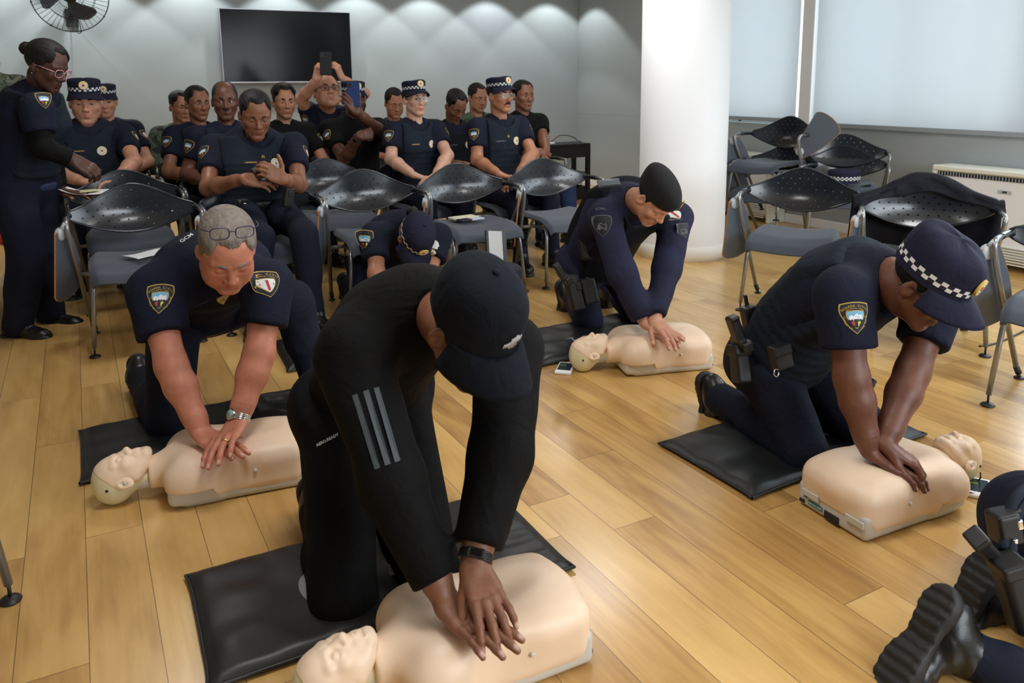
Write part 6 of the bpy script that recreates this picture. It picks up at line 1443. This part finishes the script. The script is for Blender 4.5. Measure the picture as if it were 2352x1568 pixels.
def ring(p, g, i):
    a, b_, r0, r1 = p.H[g]['fing'][i][0]; c = a+(b_-a)*.45; ax = nz(b_-a); b = MB(); x = nz(np.cross(ax, p.H[g]['n'])); T = frame(c, x, np.cross(ax, x), ax)
    for z in (-.0015, .0015): b.tube([(r0*1.08*math.cos(t), r0*1.08*math.sin(t), z) for t in np.linspace(0, 2*pi, 21)], .0016, 6, cap=False, T=T)
    worn(p, 'finger_ring', b, [mat('gold', (.85, .58, .22), .25, 1)])
ring(P_left, 'l', 2); ring(P_right, 'l', 2); ring(P_up, 'l', 2)
def gear(p, name, c, z, x, bx, mats=None):
    T = axes(np.asarray(c), z, x); V = []; F = []; mi = []; n = 0
    for m in sorted({(q[3] if len(q) > 3 else 0) for q in bx}):
        Q = [q for q in bx if (q[3] if len(q) > 3 else 0) == m]
        def f(P):
            d = None
            for q in Q: e = s_box(P, A(*q[0]), A(*q[1]), min(q[2] if len(q) > 2 else .006, min(q[1])*.95)); d = e if d is None else smin(d, e, .004)
            return d
        lo = np.min([A(*q[0])-A(*q[1]) for q in Q], 0)-.01; hi = np.max([A(*q[0])+A(*q[1]) for q in Q], 0)+.01
        v, g_ = polygonize(f, lo, hi, .0028); V.append(v@T[:3, :3].T+T[:3, 3]); F.append(g_+n); mi += [m]*len(g_); n += len(v)
    return p.mesh(name, np.vstack(V), np.vstack(F), mats or [M_belt, M_black, M_chrome], p.root, mi=mi)
# officer at right: pistol in holster behind the hip, pouches along the belt
gear(P_right, 'holster', A(1.8408, 1.8218, 0.3347), A(.12, .3, 1), A(1, -.3, 0), [((0, 0, 0), (.024, .032, .062), .01), ((.0, .0, .045), (.030, .036, .018), .006), ((.012, .03, -.01), (.02, .01, .03), .004)])
gear(P_right, 'pistol', A(1.8258, 1.8281, 0.4438), A(-.35, .15, 1), A(1, -.3, 0), [((0, 0, 0), (.016, .026, .055), .008, 1), ((.005, .0, -.045), (.018, .05, .018), .005, 1), ((.0, -.012, .055), (.014, .02, .006), .003, 1)])
gear(P_right, 'radio_pouch', A(1.9244, 1.8695, 0.4572), A(-.2, .1, 1), A(1, -.2, 0), [((0, 0, 0), (.022, .02, .05), .006, 1), ((.0, 0, .06), (.006, .006, .03), .003, 1)])
gear(P_right, 'magazine_pouch', A(1.8827, 1.6945, 0.3918), A(-.15, .2, 1), A(1, -.15, 0), [((0, 0, 0), (.034, .02, .040), .008), ((0, -.018, .022), (.034, .006, .016), .004)])
b = MB(); T = axes(A(1.8374, 1.6658, 0.3551), A(0, -1, .2), A(1, 0, 0)); b.tube([(.010*math.cos(t), .012*math.sin(t), 0) for t in np.linspace(.6, 2*pi, 18)], .0022, 6, T=T); P_right.mesh('key_hook', np.concatenate(b.V), b.F, [M_chrome])
gear(P_right, 'vest_pull_tab', A(2.1286, 1.5424, 0.3), A(.3, 0, -.2), A(1, 0, 0), [((0, 0, 0), (.02, .004, .012), .003)])
# man in the beret: drop-leg holster, back pouch
gear(P_beret, 'drop_leg_holster', A(1.9792, 3.0291, 0.2753), A(-.12, .25, 1), A(1, -.3, 0), [((0, 0, 0), (.030, .040, .085), .012), ((.02, 0, .03), (.012, .045, .02), .004), ((.07, 0, -.01), (.035, .035, .06), .01), ((.07, -.03, .0), (.008, .006, .06), .003)])
gear(P_beret, 'pistol', A(1.9295, 3.0499, 0.3611), A(-.55, .2, 1), A(1, -.3, 0), [((0, 0, .02), (.016, .022, .045), .008, 1), ((.01, 0, -.03), (.018, .045, .018), .005, 1)])
gear(P_beret, 'utility_pouch', A(2.0901, 3.098, 0.4635), A(0, .3, 1), A(1, -.5, 0), [((0, 0, 0), (.035, .04, .06), .02)])
b = MB(); T = axes(A(2.0691, 2.8868, 0.8024), A(-.3, -.5, .8), A(.8, -.3, 0)); b.box((0, 0, 0), (.05, .022, .006), 0, b=.003, T=T); b.tube([(-.04, -.02, .008), (.045, -.02, .008)], .004, 6, T=T); P_beret.mesh('shoulder_buckle', np.concatenate(b.V), b.F, [mat('dull_grey', srgb(86, 96, 104), .5)])
gear(P_phone, 'belt_radio', A(0.9352, 4.139, 0.6738), A(.15, -.1, 1), A(1, .2, 0), [((0, 0, 0), (.028, .02, .055), .012, 1), ((.0, -.02, .02), (.012, .004, .016), .003, 0)]); gear(P_phone, 'belt_buckle', A(0.7326, 4.3114, 0.6359), A(0, -.3, 1), A(1, 0, 0), [((0, 0, 0), (.030, .01, .022), .004, 0), ((-.012, -.012, 0), (.004, .003, .018), .001, 2), ((.012, -.012, -.004), (.009, .003, .009), .003, 2)])
# nearest man: three stripes down the right upper arm, a cap print, small trouser lettering
def stripes(p):
    sh, el = p.sh['r'], p.el['r']; ax = nz(el-sh); D = [design_tape(.0125, .155, M_gry)[0][0]]; mg = mat('stripe_grey', srgb(66, 74, 78), .6)
    n0 = A(-.42, -.62, .66); n0 = nz(n0-ax*(n0@ax)); side = np.cross(-ax, n0)
    for i in range(3):
        n = nz(n0+side*(.16+.30*(i-1))*1.0); c = sh+ax*(.185)+n*.085; p.patch(p.shirt_sdf, c, n, -ax, ([(*ringfill(rect(.0125, .16), 3), 0, 0)], [mg]), 1.0, 'sleeve_stripe')
stripes(P_front)
def cap_print(p):
    b = MB(); rr = random.Random(9)
    for k in range(9):
        x = -.020+.0045*k; h = .008+.018*math.exp(-((k-4.5)/2.2)**2)+rr.uniform(-.003, .003); z = .030+.0045*k*.35
        b.box((x, 0, z), (.0016, .0008, h*.6), b=.0004); b.box((x+.002, 0, z+h*.25), (.0012, .0008, h*.3), b=.0004)
    V = np.concatenate(b.V); out = []
    for x, y, z in V:
        t = pi/2-x/.088; q = p.capring(t, max(0, z)); nrm = A(math.cos(t), math.sin(t), 0); out.append(q+nrm*(.0022+y))
    p.mesh('cap_print', p.capW(np.array(out)), b.F, [mat('cap_print_white', srgb(168, 172, 178), .7)], p.cap_o, smooth=False)
cap_print(P_front)
v, f = text2d('AERO.READY', .010, True); P_front.patch(P_front.trou_sdf, A(0.4861, 1.8733, 0.3658), A(-0.228, -0.88, 0.416), A(-.35, 0, 1), ([(v, f, 0, 0)], [M_whi]), 1.0, 'trouser_lettering', P_front.trou_o)
v, f = text2d('GCM', .022, True); P_left.patch(P_left.shirt_sdf, A(0.2808, 2.7017, 0.7776), A(-0.096, -0.925, 0.367), A(-.3, .6, .3), ([(v, f, 0, 0)], [M_whi]), 1.0, 'back_lettering')
# kneeling person at the bottom right: holster, straps, belt gear
gear(P_br, 'thigh_holster', A(1.7027, 0.8561, 0.1539), A(-.25, .2, 1), A(1, -.5, 0), [((0, 0, -.02), (.028, .030, .085), .020), ((.0, -.01, .06), (.032, .036, .016), .008), ((.024, -.022, -.05), (.014, .010, .04), .006)])
gear(P_br, 'pistol_grip', A(1.684, 0.9026, 0.2212), A(-.72, .1, .7), A(.7, -.4, .5), [((0, 0, 0), (.016, .022, .060), .010, 1), ((.0, .0, .058), (.020, .025, .010), .006, 1), ((.022, -.004, -.04), (.022, .02, .016), .008, 1)])
gear(P_br, 'belt_pouch', A(1.7471, 0.9103, 0.2591), A(-.1, .2, 1), A(1, -.5, 0), [((0, 0, 0), (.026, .03, .035), .008, 1), ((.02, -.025, .01), (.008, .006, .012), .003, 2), ((.0, -.03, -.02), (.006, .008, .006), .003, 2)])
gear(P_br, 'buckle', A(1.7731, 0.9118, 0.2805), A(-.3, .2, 1), A(1, -.5, 0), [((0, 0, 0), (.020, .014, .012), .003, 1), ((.0, -.012, 0), (.014, .004, .006), .002, 0)])
b = MB(); b.tube([A(1.8731, 0.923, 0.3206), A(1.7987, 0.916, 0.3139), A(1.7534, 0.9093, 0.2716), A(1.713, 0.8875, 0.2247)], .012, 8, sub=6); b.tube([A(1.8611, 0.9151, 0.3059), A(1.7951, 0.9026, 0.2948), A(1.7571, 0.893, 0.2577), A(1.7176, 0.873, 0.2229)], .010, 8, sub=6); P_br.mesh('leg_strap', np.concatenate(b.V), b.F, [cloth('strap_webbing', srgb(34, 40, 52))])
